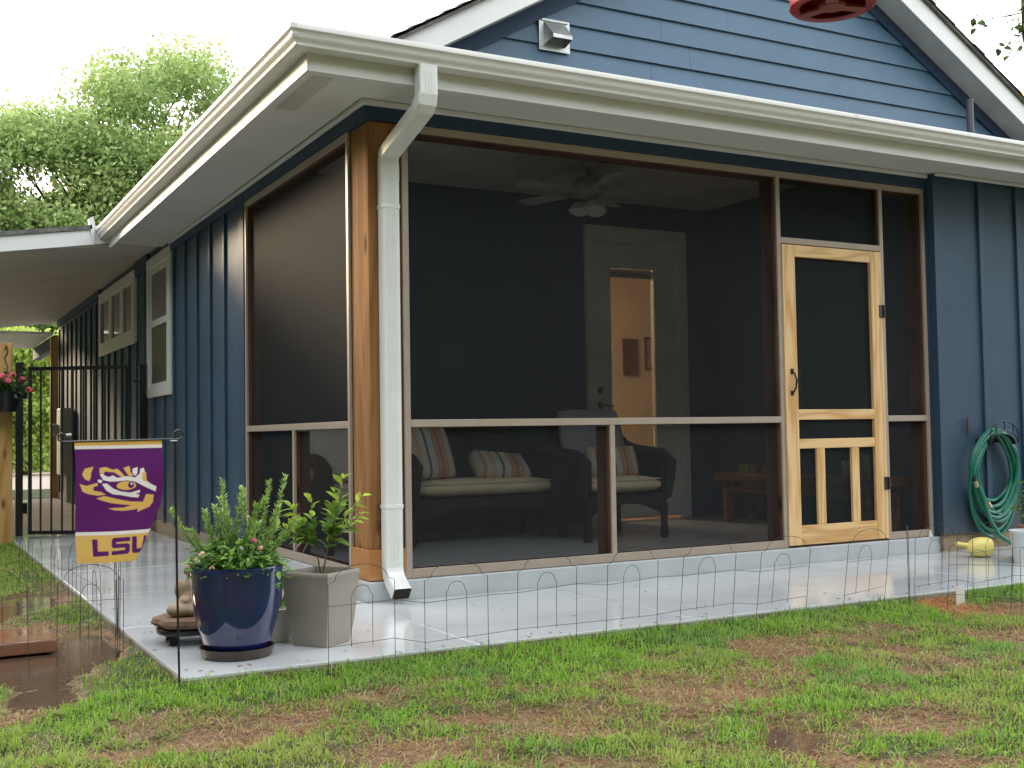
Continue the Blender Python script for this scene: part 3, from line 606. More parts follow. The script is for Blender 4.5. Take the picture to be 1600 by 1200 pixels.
MB().box(-5.2, -5.08, 5.6, 5.72, -.117, 2.0).build('carport_post', FENCEW, cv); MB().box(-5.2, -5.08, 13.5, 13.62, -.117, 2.0).build('carport_post', FENCEW, cv)
MB().box(-.11, .01, 13.45, 13.57, -.117, 2.45).build('carport_post', FENCEW, cv)
MB().box(-5.2, -.12, 13.4, 13.5, 2.35, 2.45).build('canopy_beam', NAVY, cv) if False else None
# far gutter end of the wing beyond
fg = MB().box(-1.0, -.02, 13.9, 17, 2.52, 2.56); fe = part('far_eave', fg, SOFFIT)
MB().box(-1.02, -1.0, 13.9, 17, 2.48, 2.72).box(-1.14, -1.02, 13.9, 17, 2.60, 2.72).build('gutter', GUTTER, fe, bevel=.01)
MB().box(-.02, .1, 13.9, 17, 2.30, 2.51).build('frieze_board', NAVY, fe)
# meter box on the far wall
mbx = thing('meter_box', (-.12,11.9,.3), 'pale grey electric meter box on the far shaded wall behind the gate', 'meter box')
MB().box(-.20, -.023, 11.55, 11.95, .30, 1.26).build('box_body', GREYBOX, mbx, bevel=.012)
MB().lathe([(.0,.0),(.085,.0),(.085,.06),(.07,.09),(.0,.1)], (0,0,0), 20).build('meter_dome', mat('meter_glass', (.35,.36,.36), .15), mbx, smooth=True)
d_ = mbx.children[-1]; d_.rotation_euler = (0, R(-90), 0); d_.location = Vector((-.20,11.75,.95))-mbx.location
MB().box(-.11, -.023, 11.62, 11.68, -.1, .30).box(-.11, -.023, 11.82, 11.88, -.1, .30).build('conduit', GREYBOX, mbx)

# ================================================================== PORCH FURNITURE
def cushion_mesh(c, sx, sy, sz, sag=.25, yaw=0, tilt=0):
    """a stuffed pad: rounded rectangle in plan, thin at the seam, full in the middle"""
    n = 14; v = []; f = []; rot = Matrix.Rotation(yaw, 3, 'Z') @ Matrix.Rotation(tilt, 3, 'X')
    for side in (1, -1):
        for j in range(n+1):
            for i in range(n+1):
                a = i/n*2-1; b = j/n*2-1
                d = max(abs(a), abs(b)); h_ = (1-d**4)**.6
                k = 1-.06*(abs(a)*abs(b))**2
                p = Vector((a*sx/2*k, b*sy/2*k, side*sz/2*(.28+.72*h_)))
                v.append(Vector(c)+rot @ p)
    m_ = (n+1)*(n+1)
    for s_ in (0, 1):
        for j in range(n):
            for i in range(n):
                q = (j*(n+1)+i, j*(n+1)+i+1, (j+1)*(n+1)+i+1, (j+1)*(n+1)+i); f.append(tuple(x+s_*m_ for x in (q if s_ == 0 else q[::-1])))
    rim = [i for i in range(n+1)]+[(j+1)*(n+1)+n for j in range(n)]+[n*(n+1)+i for i in range(n-1, -1, -1)]+[j*(n+1) for j in range(n-1, 0, -1)]
    for i in range(len(rim)):
        a, b = rim[i], rim[(i+1) % len(rim)]; f.append((a, a+m_, b+m_, b))
    return MB().add(v, f), [v[i] for i in rim]
def stripes(name, ax='x', sc=1.0):
    m = bpy.data.materials.new(name); m.use_nodes = True; t = m.node_tree; n = t.nodes; L = t.links.new; b = n['Principled BSDF']; b.inputs['Roughness'].default_value = .9
    tc = n.new('ShaderNodeTexCoord'); sx = n.new('ShaderNodeSeparateXYZ'); L(tc.outputs['Generated'], sx.inputs[0])
    ml = n.new('ShaderNodeMath'); ml.operation = 'MULTIPLY'; ml.inputs[1].default_value = sc; L(sx.outputs['XYZ'.index(ax.upper())], ml.inputs[0])
    fr = n.new('ShaderNodeMath'); fr.operation = 'FRACT'; L(ml.outputs[0], fr.inputs[0])
    r = n.new('ShaderNodeValToRGB'); r.color_ramp.interpolation = 'CONSTANT'
    cs = [(0,(.55,.50,.42)),(.10,(.46,.26,.15)),(.16,(.55,.50,.42)),(.24,(.60,.40,.25)),(.32,(.58,.55,.48)),(.42,(.16,.16,.17)),(.47,(.58,.55,.48)),(.58,(.50,.30,.18)),(.68,(.40,.18,.10)),(.72,(.52,.32,.2)),(.82,(.56,.52,.45)),(.92,(.46,.26,.15))]
    while len(r.color_ramp.elements) < len(cs): r.color_ramp.elements.new(.5)
    for e, (p_, c_) in zip(r.color_ramp.elements, cs): e.position = p_; e.color = (*c_, 1)
    L(fr.outputs[0], r.inputs[0]); L(r.outputs[0], b.inputs['Base Color']); return m
STRIPE = stripes('striped_cloth'); 
def wicker_seat(name, cx, cy, wd, label, group, cat, dep=.72, backz=.86):
    """wicker seat facing -y: apron, feet, arched back, arms that roll out, seat cushion"""
    t = thing(name, (cx,cy,0), label, cat, group); hw = wd/2; y0, y1 = cy-dep/2, cy+dep/2
    for sx in (-1, 1):
        for yy in (y0+.05, y1-.06): MB().lathe([(.0,.0),(.028,.0),(.036,.03),(.03,.06),(.026,.1),(.03,.26)], (cx+sx*(hw-.06),yy,-.003), 12).build('leg', WICK, t, smooth=True)
    a = MB(); n = 18; pts = []
    for i in range(n+1):
        u = i/n*2-1; pts.append((cx+u*(hw-.05), .16+.10*(1-abs(u)**2.2)))
    poly = pts+[(cx+hw-.05,.33),(cx-hw+.05,.33)]
    a.prism(poly, y0+.03, y0+.07); a.box(cx-hw+.05, cx+hw-.05, y0+.07, y1-.06, .28, .33)
    a.build('seat_frame', WICK, t)
    b = MB(); n = 24
    ring = []
    for i in range(n+1):
        u = i/n*2-1; z = .40+(backz-.40)*(1-abs(u)**3.2*.42); yy = y1-.05+.06*(1-u*u)-.10*abs(u)**4; ring.append((cx+u*(hw-.03), yy, z))
    v = []; f = []
    for p in ring: v += [(p[0],p[1],.28),(p[0],p[1],p[2]),(p[0],p[1]+.045,p[2]),(p[0],p[1]+.045,.28)]
    for i in range(n):
        for j in range(4): f.append((i*4+j, i*4+(j+1) % 4, (i+1)*4+(j+1) % 4, (i+1)*4+j))
    b.add(v, f); b.tube([(p[0],p[1]+.02,p[2]) for p in ring], .034, 8); b.build('backrest', WICK, t, smooth=True)
    for sx in (-1, 1):
        m_ = MB(); xx = cx+sx*(hw-.03); path = [(xx,y1-.08,.70),(xx+sx*.01,y1-.3,.64),(xx+sx*.015,y0+.12,.61),(xx+sx*.01,y0+.02,.56),(xx,y0+.02,.44),(xx,y0+.05,.30)]
        m_.tube(path, [.04,.05,.055,.055,.045,.035], 10)
        m_.prism([(y1-.1,.28),(y0+.06,.28),(y0+.05,.56),(y0+.14,.60),(y1-.3,.63),(y1-.1,.68)], xx-.02, xx+.02, 'x')
        m_.build('arm', WICK, t, smooth=True)
    c_, rim = cushion_mesh((cx,cy-.05,.40), wd-.16, dep-.12, .13); cu = c_.build('seat_cushion', CUSH, t, smooth='full')
    MB().tube([(p.x,p.y,p.z+.022) for p in rim], .005, 6, True).build('piping', PIPING, cu)
    return t
def pillow(c, sx, sz, th, label, yaw=0, lean=.3, roll=0):
    mb, rim = cushion_mesh((0,0,0), sx, sz, th)
    rot = Matrix.Rotation(yaw, 3, 'Z') @ Matrix.Rotation(roll, 3, 'Y') @ Matrix.Rotation(R(90)-lean, 3, 'X')
    o = mb.build('throw_pillow', STRIPE, smooth='full'); o.matrix_world = Matrix.Translation(c) @ rot.to_4x4()
    return tag(o, label, 'pillow', 'striped pillows on the porch seats')
G1 = 'wicker seats on the porch'
wicker_seat('loveseat', 1.56, 1.92, 1.36, 'dark wicker loveseat with cream cushion, seen through the left lower screen', G1, 'loveseat')
wicker_seat('armchair', 2.46, 1.47, .80, 'dark wicker armchair in front of the white back door', G1, 'armchair', .74, .93)
wicker_seat('armchair', .56, 1.75, .70, 'dark wicker armchair behind the side screen, left of the loveseat', G1, 'armchair', .70, .82)
pillow((1.17,1.88,.66), .44, .42, .14, 'striped pillow standing upright at the left end of the loveseat', .12, .45)
pillow((1.77,1.83,.54), .46, .30, .16, 'striped pillow lying askew in the middle of the loveseat', -.1, 1.05, .1)
pillow((2.48,1.36,.565), .44, .25, .13, 'striped lumbar pillow on the armchair by the back door', 0, .35)
b_, _ = cushion_mesh((2.46,1.60,.72), .56, .52, .13, tilt=R(72)); o = b_.build('back_cushion', mat('lavender_grey_cushion', (.30,.29,.33), .9, .1)); recentre(o, (2.46,1.6,.45)); tag(o, 'grey back cushion leaning in the armchair by the back door', 'cushion')
b_, _ = cushion_mesh((.40,1.72,.68), .46, .42, .13, tilt=R(70)); o = b_.build('back_cushion', mat('pale_back_cushion', (.62,.60,.55), .9, .1)); recentre(o, (.40,1.72,.45)); tag(o, 'pale back cushion in the armchair behind the side screen', 'cushion')
# bench along the right-hand porch wall with small pots
bn = thing('bench', (4.2,1.15,0), 'low brown wooden bench along the right inner wall of the porch', 'bench')
MB().box(4.0, 4.42, .25, 2.06, .355, .42).build('seat', BENCHW, bn, bevel=.006)
for yy in (.32,1.93):
    for xx in (4.04,4.32): MB().box(xx, xx+.06, yy, yy+.06, -.003, .355).build('leg', BENCHW, bn)
MB().box(4.06, 4.08, .38, 1.93, .26, .355).build('apron', BENCHW, bn)
def smallpot(c, r, h_, mt, label, leafcol=None):
    t = thing('small_pot', c, label, 'pot', 'things standing on the porch bench')
    MB().lathe([(.0,.0),(r*.75,.0),(r,h_),(r*.9,h_),(r*.88,h_*.85),(0,h_*.85)], c, 18).build('pot', mt, t, smooth=True)
    if leafcol:
        mb = MB()
        for _ in range(26):
            a = rnd.uniform(0, 6.28); e = rnd.uniform(.3, 1.4); d = Vector((math.cos(a)*math.cos(e), math.sin(a)*math.cos(e), math.sin(e))); p = Vector(c)+Vector((0,0,h_*.9)); s_ = d.cross(Vector((0,0,1))).normalized()*.012; q = rnd.uniform(.04,.09)
            mb.add([p, p+d*q*.5+s_, p+d*q, p+d*q*.5-s_], [(0,1,2,3)])
        mb.build('leaves', leafcol, t, fix=False)
LEAFG = mat('small_leaf_green', (.07,.16,.03), .5); POTG = mat('lime_pot', (.30,.34,.08), .4); POTR = mat('clay_pot', (.36,.15,.07), .7); POTW = mat('white_pot', (.62,.62,.58), .5)
smallpot((4.15,1.83,.42), .05, .08, POTG, 'small green pot at the far end of the porch bench', LEAFG)
smallpot((4.12,1.66,.42), .042, .075, POTR, 'small clay pot beside the green pot on the bench')
smallpot((4.12,1.50,.42), .042, .07, POTR, 'third small pot along the bench from its far end', LEAFG)
smallpot((4.16,.62,.42), .05, .12, POTW, 'white pot on the bench behind the screen door', LEAFG)
smallpot((4.12,.37,.42), .075, .17, POTG, 'large lime green pot on the bench behind the screen door')
# picture on the porch side wall
o = MB().box(4.44, 4.459, 1.42, 1.64, .95, 1.30).build('picture', mat('pale_print', (.34,.32,.31), .7, .2, .4, 9)); recentre(o, (4.45,1.53,.95)); tag(o, 'small pale picture on the right inner porch wall', 'picture')
# pictures in the lit room
FRAME = mat('picture_frame_brown', (.16,.07,.035), .5); MAT_ = mat('picture_paper', (.48,.34,.20), .8, .1, .35, 20)
for i, (x0, x1, z0, z1) in enumerate([(5.47,5.67,1.48,1.92),(5.79,6.08,1.55,1.95)]):
    t = thing('framed_picture', ((x0+x1)/2,5.59,z0), ('narrow brown framed picture on the orange lit wall, the left one of two', 'wider framed picture on the orange lit wall, the right one of two')[i], 'picture', 'pictures seen through the back door')
    fw = .018; MB().box(x0, x1, 5.565, 5.598, z0, z0+fw).box(x0, x1, 5.565, 5.598, z1-fw, z1).box(x0, x0+fw, 5.565, 5.598, z0+fw, z1-fw).box(x1-fw, x1, 5.565, 5.598, z0+fw, z1-fw).build('frame', FRAME, t)
    MB().box(x0+fw, x1-fw, 5.58, 5.597, z0+fw, z1-fw).build('print', MAT_ if i else FRAME, t)
# ceiling fan
FC = Vector((2.36,1.42,2.865))
fan = thing('ceiling_fan', FC, 'white five-blade ceiling fan with glass bowl lights under the porch ceiling', 'ceiling fan')
MB().lathe([(0,0),(.07,0),(.06,-.05),(.02,-.06),(.02,-.12),(.09,-.13),(.12,-.17),(.12,-.24),(.08,-.27),(.05,-.30),(0,-.30)], FC, 24).build('motor', FANW, fan, smooth=True)
for k in range(5):
    a = R(-32+72*k); d = Vector((math.cos(a), math.sin(a), 0)); s_ = Vector((-math.sin(a), math.cos(a), .16)).normalized(); c = FC+Vector((0,0,-.235)); bl = MB()
    prof = [(.16,.035),(.24,.06),(.62,.07),(.66,.05)]
    v = [c+d*r_+s_*w_ for r_, w_ in prof]+[c+d*r_-s_*w_ for r_, w_ in reversed(prof)]; n = len(v); up = Vector((0,0,.008))
    bl.add(v+[p+up for p in v], [tuple(range(n))[::-1], tuple(range(n, 2*n))]+[(i, (i+1) % n, (i+1) % n+n, i+n) for i in range(n)])
    bl.bar(c+d*.09, c+d*.22, .03, .008); bl.build('blade', FANW, fan)
for k in range(3):
    a = R(20+120*k); c = FC+Vector((math.cos(a)*.075, math.sin(a)*.075, -.385)); MB().lathe([(.02,.075),(.05,.06),(.082,.03),(.09,.012),(.075,-.012),(.04,-.03),(0,-.035)], c, 18).build('light_shade', BOWL, fan, smooth=True)

# ================================================================== PATIO THINGS
def leafmesh(name, P, D, N, ln, wd, cols, matl, parent, curl=.25):
    """pointed leaves, six points each, folded along the midrib"""
    P, D, N = np.asarray(P), np.asarray(D), np.asarray(N); n = len(P); D = D/np.linalg.norm(D, axis=1)[:, None]
    Sd = np.cross(D, N); Sd /= np.linalg.norm(Sd, axis=1)[:, None]+1e-9; Nn = np.cross(Sd, D)
    ln = np.asarray(ln)[:, None]; wd = np.asarray(wd)[:, None]
    V = np.stack([P, P+D*ln*.35+Sd*wd*.5+Nn*wd*.18, P+D*ln*.72+Sd*wd*.36+Nn*wd*.1-Nn*ln*curl*.25, P+D*ln-Nn*ln*curl*.55, P+D*ln*.72-Sd*wd*.36+Nn*wd*.1-Nn*ln*curl*.25, P+D*ln*.35-Sd*wd*.5+Nn*wd*.18, P+D*ln*.5-Nn*ln*curl*.1], 1).reshape(-1, 3)
    b = (np.arange(n)*7)[:, None]
    tri = np.concatenate([b+np.array([[0,1,6]]), b+np.array([[1,2,6]]), b+np.array([[2,3,6]]), b+np.array([[3,4,6]]), b+np.array([[4,5,6]]), b+np.array([[5,0,6]])])
    return arrays(name, V, tri, matl, parent, np.repeat(np.asarray(cols), 7, 0))
PLANT = tinted('plant_leaf', .42, .35)
def mixcol(a, b, k): return np.asarray(a)[None, :]*(1-k[:, None])+np.asarray(b)[None, :]*k[:, None]
def stalk(mb, p0, d0, length, r0, bend=.12, n=7, up=.1):
    p = Vector(p0); d = Vector(d0).normalized(); pts = [p.copy()]; ds = [d.copy()]
    for i in range(n):
        d = (d+Vector((rnd.gauss(0,bend), rnd.gauss(0,bend), rnd.gauss(0,bend)+up))*.5).normalized(); p = p+d*length/n; pts.append(p.copy()); ds.append(d.copy())
    mb.tube(pts, [r0*(1-.7*i/n) for i in range(n+1)], 6); return pts, ds

# saucer, blue pot with rosemary and lantana
PC = Vector((-1.035,-1.10,-.112))
TERRA = mat('brown_saucer', (.055,.040,.028), .3, .5, .3, 8)
o = MB().lathe([(0,.0),(.140,.0),(.152,.035),(.155,.042),(.148,.042),(.138,.012),(0,.012)], PC, 36).build('saucer', TERRA, smooth=True); recentre(o, PC); tag(o, 'dark brown wet saucer under the blue glazed pot', 'saucer')
pp = thing('potted_rosemary', PC+Vector((0,0,.012)), 'glossy cobalt blue pot holding an upright rosemary bush with pink flowers', 'potted plant')
GLAZE = mat('cobalt_glaze', (.008,.014,.075), .10, .6, .35, 5, .02, 8, col2=(.012,.022,.115), coat=.6)
prof = [(0,0),(.112,0),(.120,.006),(.139,.05),(.160,.11),(.176,.18),(.185,.26),(.188,.335),(.192,.354),(.190,.362),(.183,.362),(.179,.35),(.174,.30),(0,.30)]
MB().lathe(prof, PC+Vector((0,0,.013)), 48).build('pot', GLAZE, pp, smooth=True)
MB().lathe([(0,.312),(.174,.309)], PC+Vector((0,0,.013)), 24).build('soil', mat('potting_soil', (.035,.024,.016), .95, .1, .3, 40, 1, 90), pp)
TOP = PC+Vector((0,0,.325)); st = MB(); P = []; D = []; Nn = []; Ls = []; Ws = []; Cs = []
tops = [(-.20,.02,.30),(-.15,.05,.22),(-.06,0,.40),(.0,-.04,.34),(.03,.05,.36),(.07,.03,.30),(.13,.02,.38),(.16,.0,.40),(.11,-.05,.30),(-.09,-.06,.27),(.05,-.08,.25),(-.03,.08,.3),(-.12,.0,.26),(.10,.07,.27),(.18,.04,.24),(.0,.0,.30),(-.05,-.05,.30),(.08,0,.33),(-.17,-.04,.18),(-.02,.03,.37)]
for tx, ty, th in tops:
    u = tx*.8786; p0 = TOP+Vector((tx*.35+rnd.gauss(0,.02), ty*.35+rnd.gauss(0,.02), 0)); d0 = Vector((tx*.8786+ty*.4776, -tx*.4776+ty*.8783, th)); L_ = d0.length
    pts, ds = stalk(st, p0, d0, L_, .0035, .10, 9, .05)
    for i in range(1, 10):
        for q in range(24):
            f_ = rnd.random(); p = pts[i-1].lerp(pts[i], f_); a = rnd.uniform(0, 6.283); dd = ds[i]; o1 = dd.orthogonal().normalized(); o2 = dd.cross(o1); rad = o1*math.cos(a)+o2*math.sin(a)
            k = (i+f_)/10; l_ = rnd.uniform(.022,.040)*(1.1-.35*k)
            P.append(p); D.append(rad*.85+dd*(.35+.7*k)); Nn.append(dd); Ls.append(l_); Ws.append(l_*.22+.002); Cs.append(min(1, max(0, k*.8+rnd.gauss(.1,.18))))
st.build('stems', mat('woody_stem', (.10,.065,.035), .8), pp)
leafmesh('rosemary_leaves', P, D, Nn, Ls, Ws, mixcol((.11,.23,.045), (.42,.60,.17), np.array(Cs)), PLANT, pp, .1)
P = []; D = []; Nn = []; Ls = []; Ws = []; Cs = []
for _ in range(760):
    a = rnd.uniform(0, 6.283); r_ = rnd.uniform(.05,.19); h_ = rnd.uniform(.0,.14)*(1.3-r_*3); c = TOP+Vector((math.cos(a)*r_, math.sin(a)*r_, h_+.01))
    if c.x > TOP.x+.05 and rnd.random() < .3: c += Vector((.02,-.02,-.05))
    P.append(c); D.append(Vector((math.cos(a)+rnd.gauss(0,.5), math.sin(a)+rnd.gauss(0,.5), rnd.gauss(.25,.35)))); Nn.append(Vector((rnd.gauss(0,.3), rnd.gauss(0,.3), 1))); l_ = rnd.uniform(.025,.048); Ls.append(l_); Ws.append(l_*.5); Cs.append(rnd.random())
leafmesh('lantana_leaves', P, D, Nn, Ls, Ws, mixcol((.09,.21,.04), (.28,.48,.10), np.array(Cs)), PLANT, pp, .35)
PINK = mat('pink_petal', (.62,.10,.20), .6); PEACH = mat('peach_petal', (.66,.36,.26), .6)
def bloom(c, r_, mt, parent, n=14):
    mb = MB()
    for i in range(n):
        a = rnd.uniform(0, 6.283); e = rnd.uniform(-.2, 1.5); d = Vector((math.cos(a)*math.cos(e), math.sin(a)*math.cos(e), math.sin(e))); s_ = d.orthogonal().normalized(); q = d.cross(s_); c_ = Vector(c)+d*r_*.6
        mb.add([c_+s_*r_*.5, c_+q*r_*.4, c_-s_*r_*.5, c_-q*r_*.4, c_+d*r_*.3], [(0,1,4),(1,2,4),(2,3,4),(3,0,4)])
    mb.build('flower', mt, parent, fix=False)
def at_cam(right, fwd, up, base): return Vector(base)+Vector((CR[0]*right+CF[0]*fwd, CR[1]*right+CF[1]*fwd, up))
bloom(at_cam(.095,-.10,.155,TOP), .017, PINK, pp); bloom(at_cam(.12,-.09,.125,TOP), .015, PEACH, pp); bloom(at_cam(-.11,-.13,.105,TOP), .02, PEACH, pp); bloom(at_cam(-.06,-.16,.05,TOP), .016, PEACH, pp); bloom(at_cam(.06,-.05,.25,TOP), .010, PEACH, pp)

# tapered square grey pot with citrus
QC = Vector((-.645,-1.035,-.112)); cp = thing('potted_citrus', QC, 'grey-brown tapered square pot with a young citrus tree', 'potted plant')
TAUPE = mat('taupe_pot', (.31,.275,.23), .42, .5, .08, 4, .06, 60)
def sqpot(hs, rot, c):
    v = []; f = []; seg = 6
    for h_, z in hs:
        for k in range(4):
            for j in range(seg):
                a0 = rot+k*math.pi/2; a1 = a0+math.pi/2; t_ = j/seg; x_ = math.cos(a0)*(1-t_)+math.cos(a1)*t_; y_ = math.sin(a0)*(1-t_)+math.sin(a1)*t_; bl = 1+.03*math.sin(math.pi*t_)
                v.append((c[0]+x_*h_*bl, c[1]+y_*h_*bl, c[2]+z))
    m_ = 4*seg
    for i in range(len(hs)-1):
        for k in range(m_): f.append((i*m_+k, i*m_+(k+1) % m_, (i+1)*m_+(k+1) % m_, (i+1)*m_+k))
    f.append(tuple(range(m_))[::-1]); f.append(tuple((len(hs)-1)*m_+k for k in range(m_))); return MB().add(v, f)
rot = math.atan2(-1.18+1.035, -.688+.645)
sqpot([(.122,0),(.130,.03),(.145,.10),(.157,.18),(.165,.25),(.169,.297),(.171,.300),(.171,.317),(.168,.320),(.158,.320),(.156,.312),(.154,.285)], rot+.12, QC).build('pot', TAUPE, cp, smooth=True)
sqpot([(.154,.286),(.154,.288)], rot+.12, QC).build('soil', bpy.data.materials['potting_soil'], cp)
T0 = QC+Vector((0,0,.28)); st = MB(); P = []; D = []; Nn = []; Ls = []; Ws = []; Cs = []
tw = [(-.02,.0,.16),(.05,.0,.20)]; tips = []
for (r_, f_, u_), rr in zip(tw, (.0045,.005)):
    pts, ds = stalk(st, T0, at_cam(r_, f_, u_, (0,0,0)), .2, rr, .05, 6, .05); tips.append((pts, ds))
spec = [(0,-.16,.02,.02),(0,-.12,-.03,.10),(0,-.06,.02,.20),(1,.02,.03,.20),(1,.10,.0,.23),(1,.13,-.02,.14),(1,.06,-.04,.14),(1,.0,.04,.12),(1,.15,.02,.08),(1,.07,.04,.05),(0,-.10,.03,.06),(0,-.15,-.03,.04)]
for j, r_, f_, u_ in spec:
    pts, ds = tips[j]; i0 = rnd.choice([4,5,6]); d0 = at_cam(r_, f_, u_, (0,0,0)); pt, dd = stalk(st, pts[i0], d0, max(.12, d0.length*1.15), .0028, .10, 6, .12)
    for i in range(1, 7):
        for q in range(rnd.choice([2,2,3])):
            a = rnd.uniform(0, 6.283); o1 = dd[i].orthogonal().normalized(); rad = o1*math.cos(a)+dd[i].cross(o1)*math.sin(a); tipk = i/6
            P.append(pt[i].lerp(pt[i-1], rnd.random())); D.append(rad+dd[i]*.7+Vector((0,0,.1))); Nn.append(Vector((rnd.gauss(0,.4), rnd.gauss(0,.4), 1))); l_ = rnd.uniform(.050,.086)*(1.15-.35*tipk); Ls.append(l_); Ws.append(l_*.42); Cs.append(min(1, max(0, tipk*.75+rnd.gauss(.0,.22))))
st.build('branches', mat('citrus_bark', (.085,.08,.045), .7), cp)
leafmesh('citrus_leaves', P, D, Nn, Ls, Ws, mixcol((.08,.20,.04), (.50,.64,.09), np.array(Cs)), PLANT, cp, .35)

# little white pot between the two
o = thing('white_pot', (-.80,-.82,-.112), 'small white pot half hidden between the blue and grey pots', 'potted plant')
MB().lathe([(0,0),(.085,0),(.115,.135),(.118,.145),(.108,.145),(.1,.12),(0,.12)], (-.80,-.82,-.112), 28).build('pot', mat('chalk_pot', (.52,.53,.46), .6, .3, .12, 8), o, smooth=True)
P = []; D = []; Nn = []; Ls = []; Ws = []
for _ in range(46):
    a = rnd.uniform(0, 6.283); P.append(Vector((-.80,-.82,.01))+Vector((math.cos(a),math.sin(a),0))*rnd.uniform(0,.06)); D.append(Vector((math.cos(a)*.5, math.sin(a)*.5, 1))); Nn.append(Vector((math.cos(a), math.sin(a), .2))); Ls.append(rnd.uniform(.10,.2)); Ws.append(.008)
leafmesh('grass_leaves', P, D, Nn, Ls, Ws, mixcol((.06,.15,.03), (.16,.30,.07), np.array([rnd.random() for _ in P])), PLANT, o, .5)

# seated stone figure on a rock slab on a rolling caddy
KC = Vector((-1.135,-.66,-.112))
kd = thing('plant_caddy', KC, 'black round plant caddy on castors beside the blue pot', 'plant caddy')
MB().lathe([(0,.045),(.135,.045),(.140,.052),(.140,.068),(.135,.072),(0,.072)], KC, 36).build('tray', BLACKP, kd, smooth=True)
for k in range(4):
    a = R(215+90*k); c = KC+Vector((math.cos(a)*.105, math.sin(a)*.105, .023)); ax = Vector((math.cos(a+1.2), math.sin(a+1.2), 0))
    MB().tube([c-ax*.018, c-ax*.004], .023, 14).tube([c+ax*.004, c+ax*.018], .023, 14).tube([c+Vector((0,0,.0)), c+Vector((0,0,.024))], .010, 8).build('castor', BLACKP, kd, smooth=True)
ROCK = mat('brown_rock', (.20,.12,.075), .75, .3, .35, 12, .9, 40); STONE = mat('tan_carved_stone', (.34,.25,.16), .65, .3, .18, 9, .3, 50)
v = []; f = []
for j, (rr, z) in enumerate([(.10,.0),(.145,.006),(.158,.022),(.150,.040),(.10,.048),(0.001,.048)]):
    for i in range(30):
        a = 2*math.pi*i/30; q = rr*(1+.07*math.sin(3*a+1)+.05*math.sin(7*a)+rnd.gauss(0,.015)); v.append(KC+Vector((q*math.cos(a), q*math.sin(a), .073+z)))
for j in range(5):
    for i in range(30): f.append((j*30+i, j*30+(i+1) % 30, (j+1)*30+(i+1) % 30, (j+1)*30+i))
o = MB().add(v, f).build('rock_slab', ROCK, smooth=True); recentre(o, KC+Vector((0,0,.073))); tag(o, 'rough brown stone slab lying on the black caddy', 'stone slab')
SC = KC+Vector((.03,0,.119))
sb = MB()
def ball(x, y, z, r_, sx=1, sy=1, sz=1): sb.ell((SC.x+x*.95, SC.y+y*.95, SC.z+z*.74), (r_*sx*.95, r_*sy*.95, r_*sz*.76), 18, 12)
for sg in (-1, 1): ball(sg*.075,-.035,.042,.058,1.15,1.1,.78); ball(sg*.04,.02,.045,.06,1.1,1.1,.8); ball(sg*.068,.015,.155,.030,.9,.9,1.9); ball(sg*.060,-.035,.095,.026,1,1.6,.9)
ball(0,-.06,.032,.055,1.5,.8,.62); ball(0,.02,.10,.066,1.1,.9,1.2); ball(0,.02,.170,.060,1.2,.85,1.0); ball(0,.015,.225,.026); ball(0,.008,.272,.050,.92,.98,1.12); ball(0,.012,.325,.022); ball(0,-.042,.268,.010,.8,1,1.5)
for sg in (-1, 1): ball(sg*.046,.01,.265,.013,.6,1,1.9)
o = sb.build('statue', STONE, fix=False); rm = o.modifiers.new('merge', 'REMESH'); rm.mode = 'VOXEL'; rm.voxel_size = .0055; rm.use_smooth_shade = True; sm = o.modifiers.new('soften', 'SMOOTH'); sm.iterations = 6; sm.factor = .5
recentre(o, SC); tag(o, 'tan stone statue of a seated figure half hidden behind the blue pot', 'statue')

# flag stand and flag
FB = Vector((-1.368,-1.49,0)); ZF = .79
fs = thing('flag_stand', (FB.x,FB.y,GZ), 'thin black metal garden flag stand stuck in the grass at the patio corner', 'flag stand')
MB().tube([FB+Vector((.014,0,GZ-.05)), FB+Vector((.004,0,.3)), FB+Vector((0,0,ZF))], .0042, 8).build('pole', BLACK, fs)
arm = [FB+Vector((-.385,0,ZF+.022)), FB+Vector((-.40,0,ZF+.030)), FB+Vector((-.412,0,ZF+.022)), FB+Vector((-.412,0,ZF+.006)), FB+Vector((-.395,0,ZF-.002)), FB+Vector((-.2,0,ZF)), FB+Vector((.008,0,ZF+.002))]
for k in range(10): a = R(-90+k*34); arm.append(FB+Vector((.012+math.cos(a)*.017, 0, ZF+.019+math.sin(a)*.017)))
arm = arm[:5]+arm[5:]
MB().tube(arm, .0036, 8).build('arm', BLACK, fs)
MB().tube([FB+Vector((-.385,0,ZF+.022)), FB+Vector((-.368,-.004,ZF+.024))], .005, 8).tube([FB+Vector((-.02,-.006,ZF-.004)), FB+Vector((.006,-.006,ZF-.004))], .003, 6).build('end_stop', mat('clear_stop', (.5,.5,.5), .3), fs)
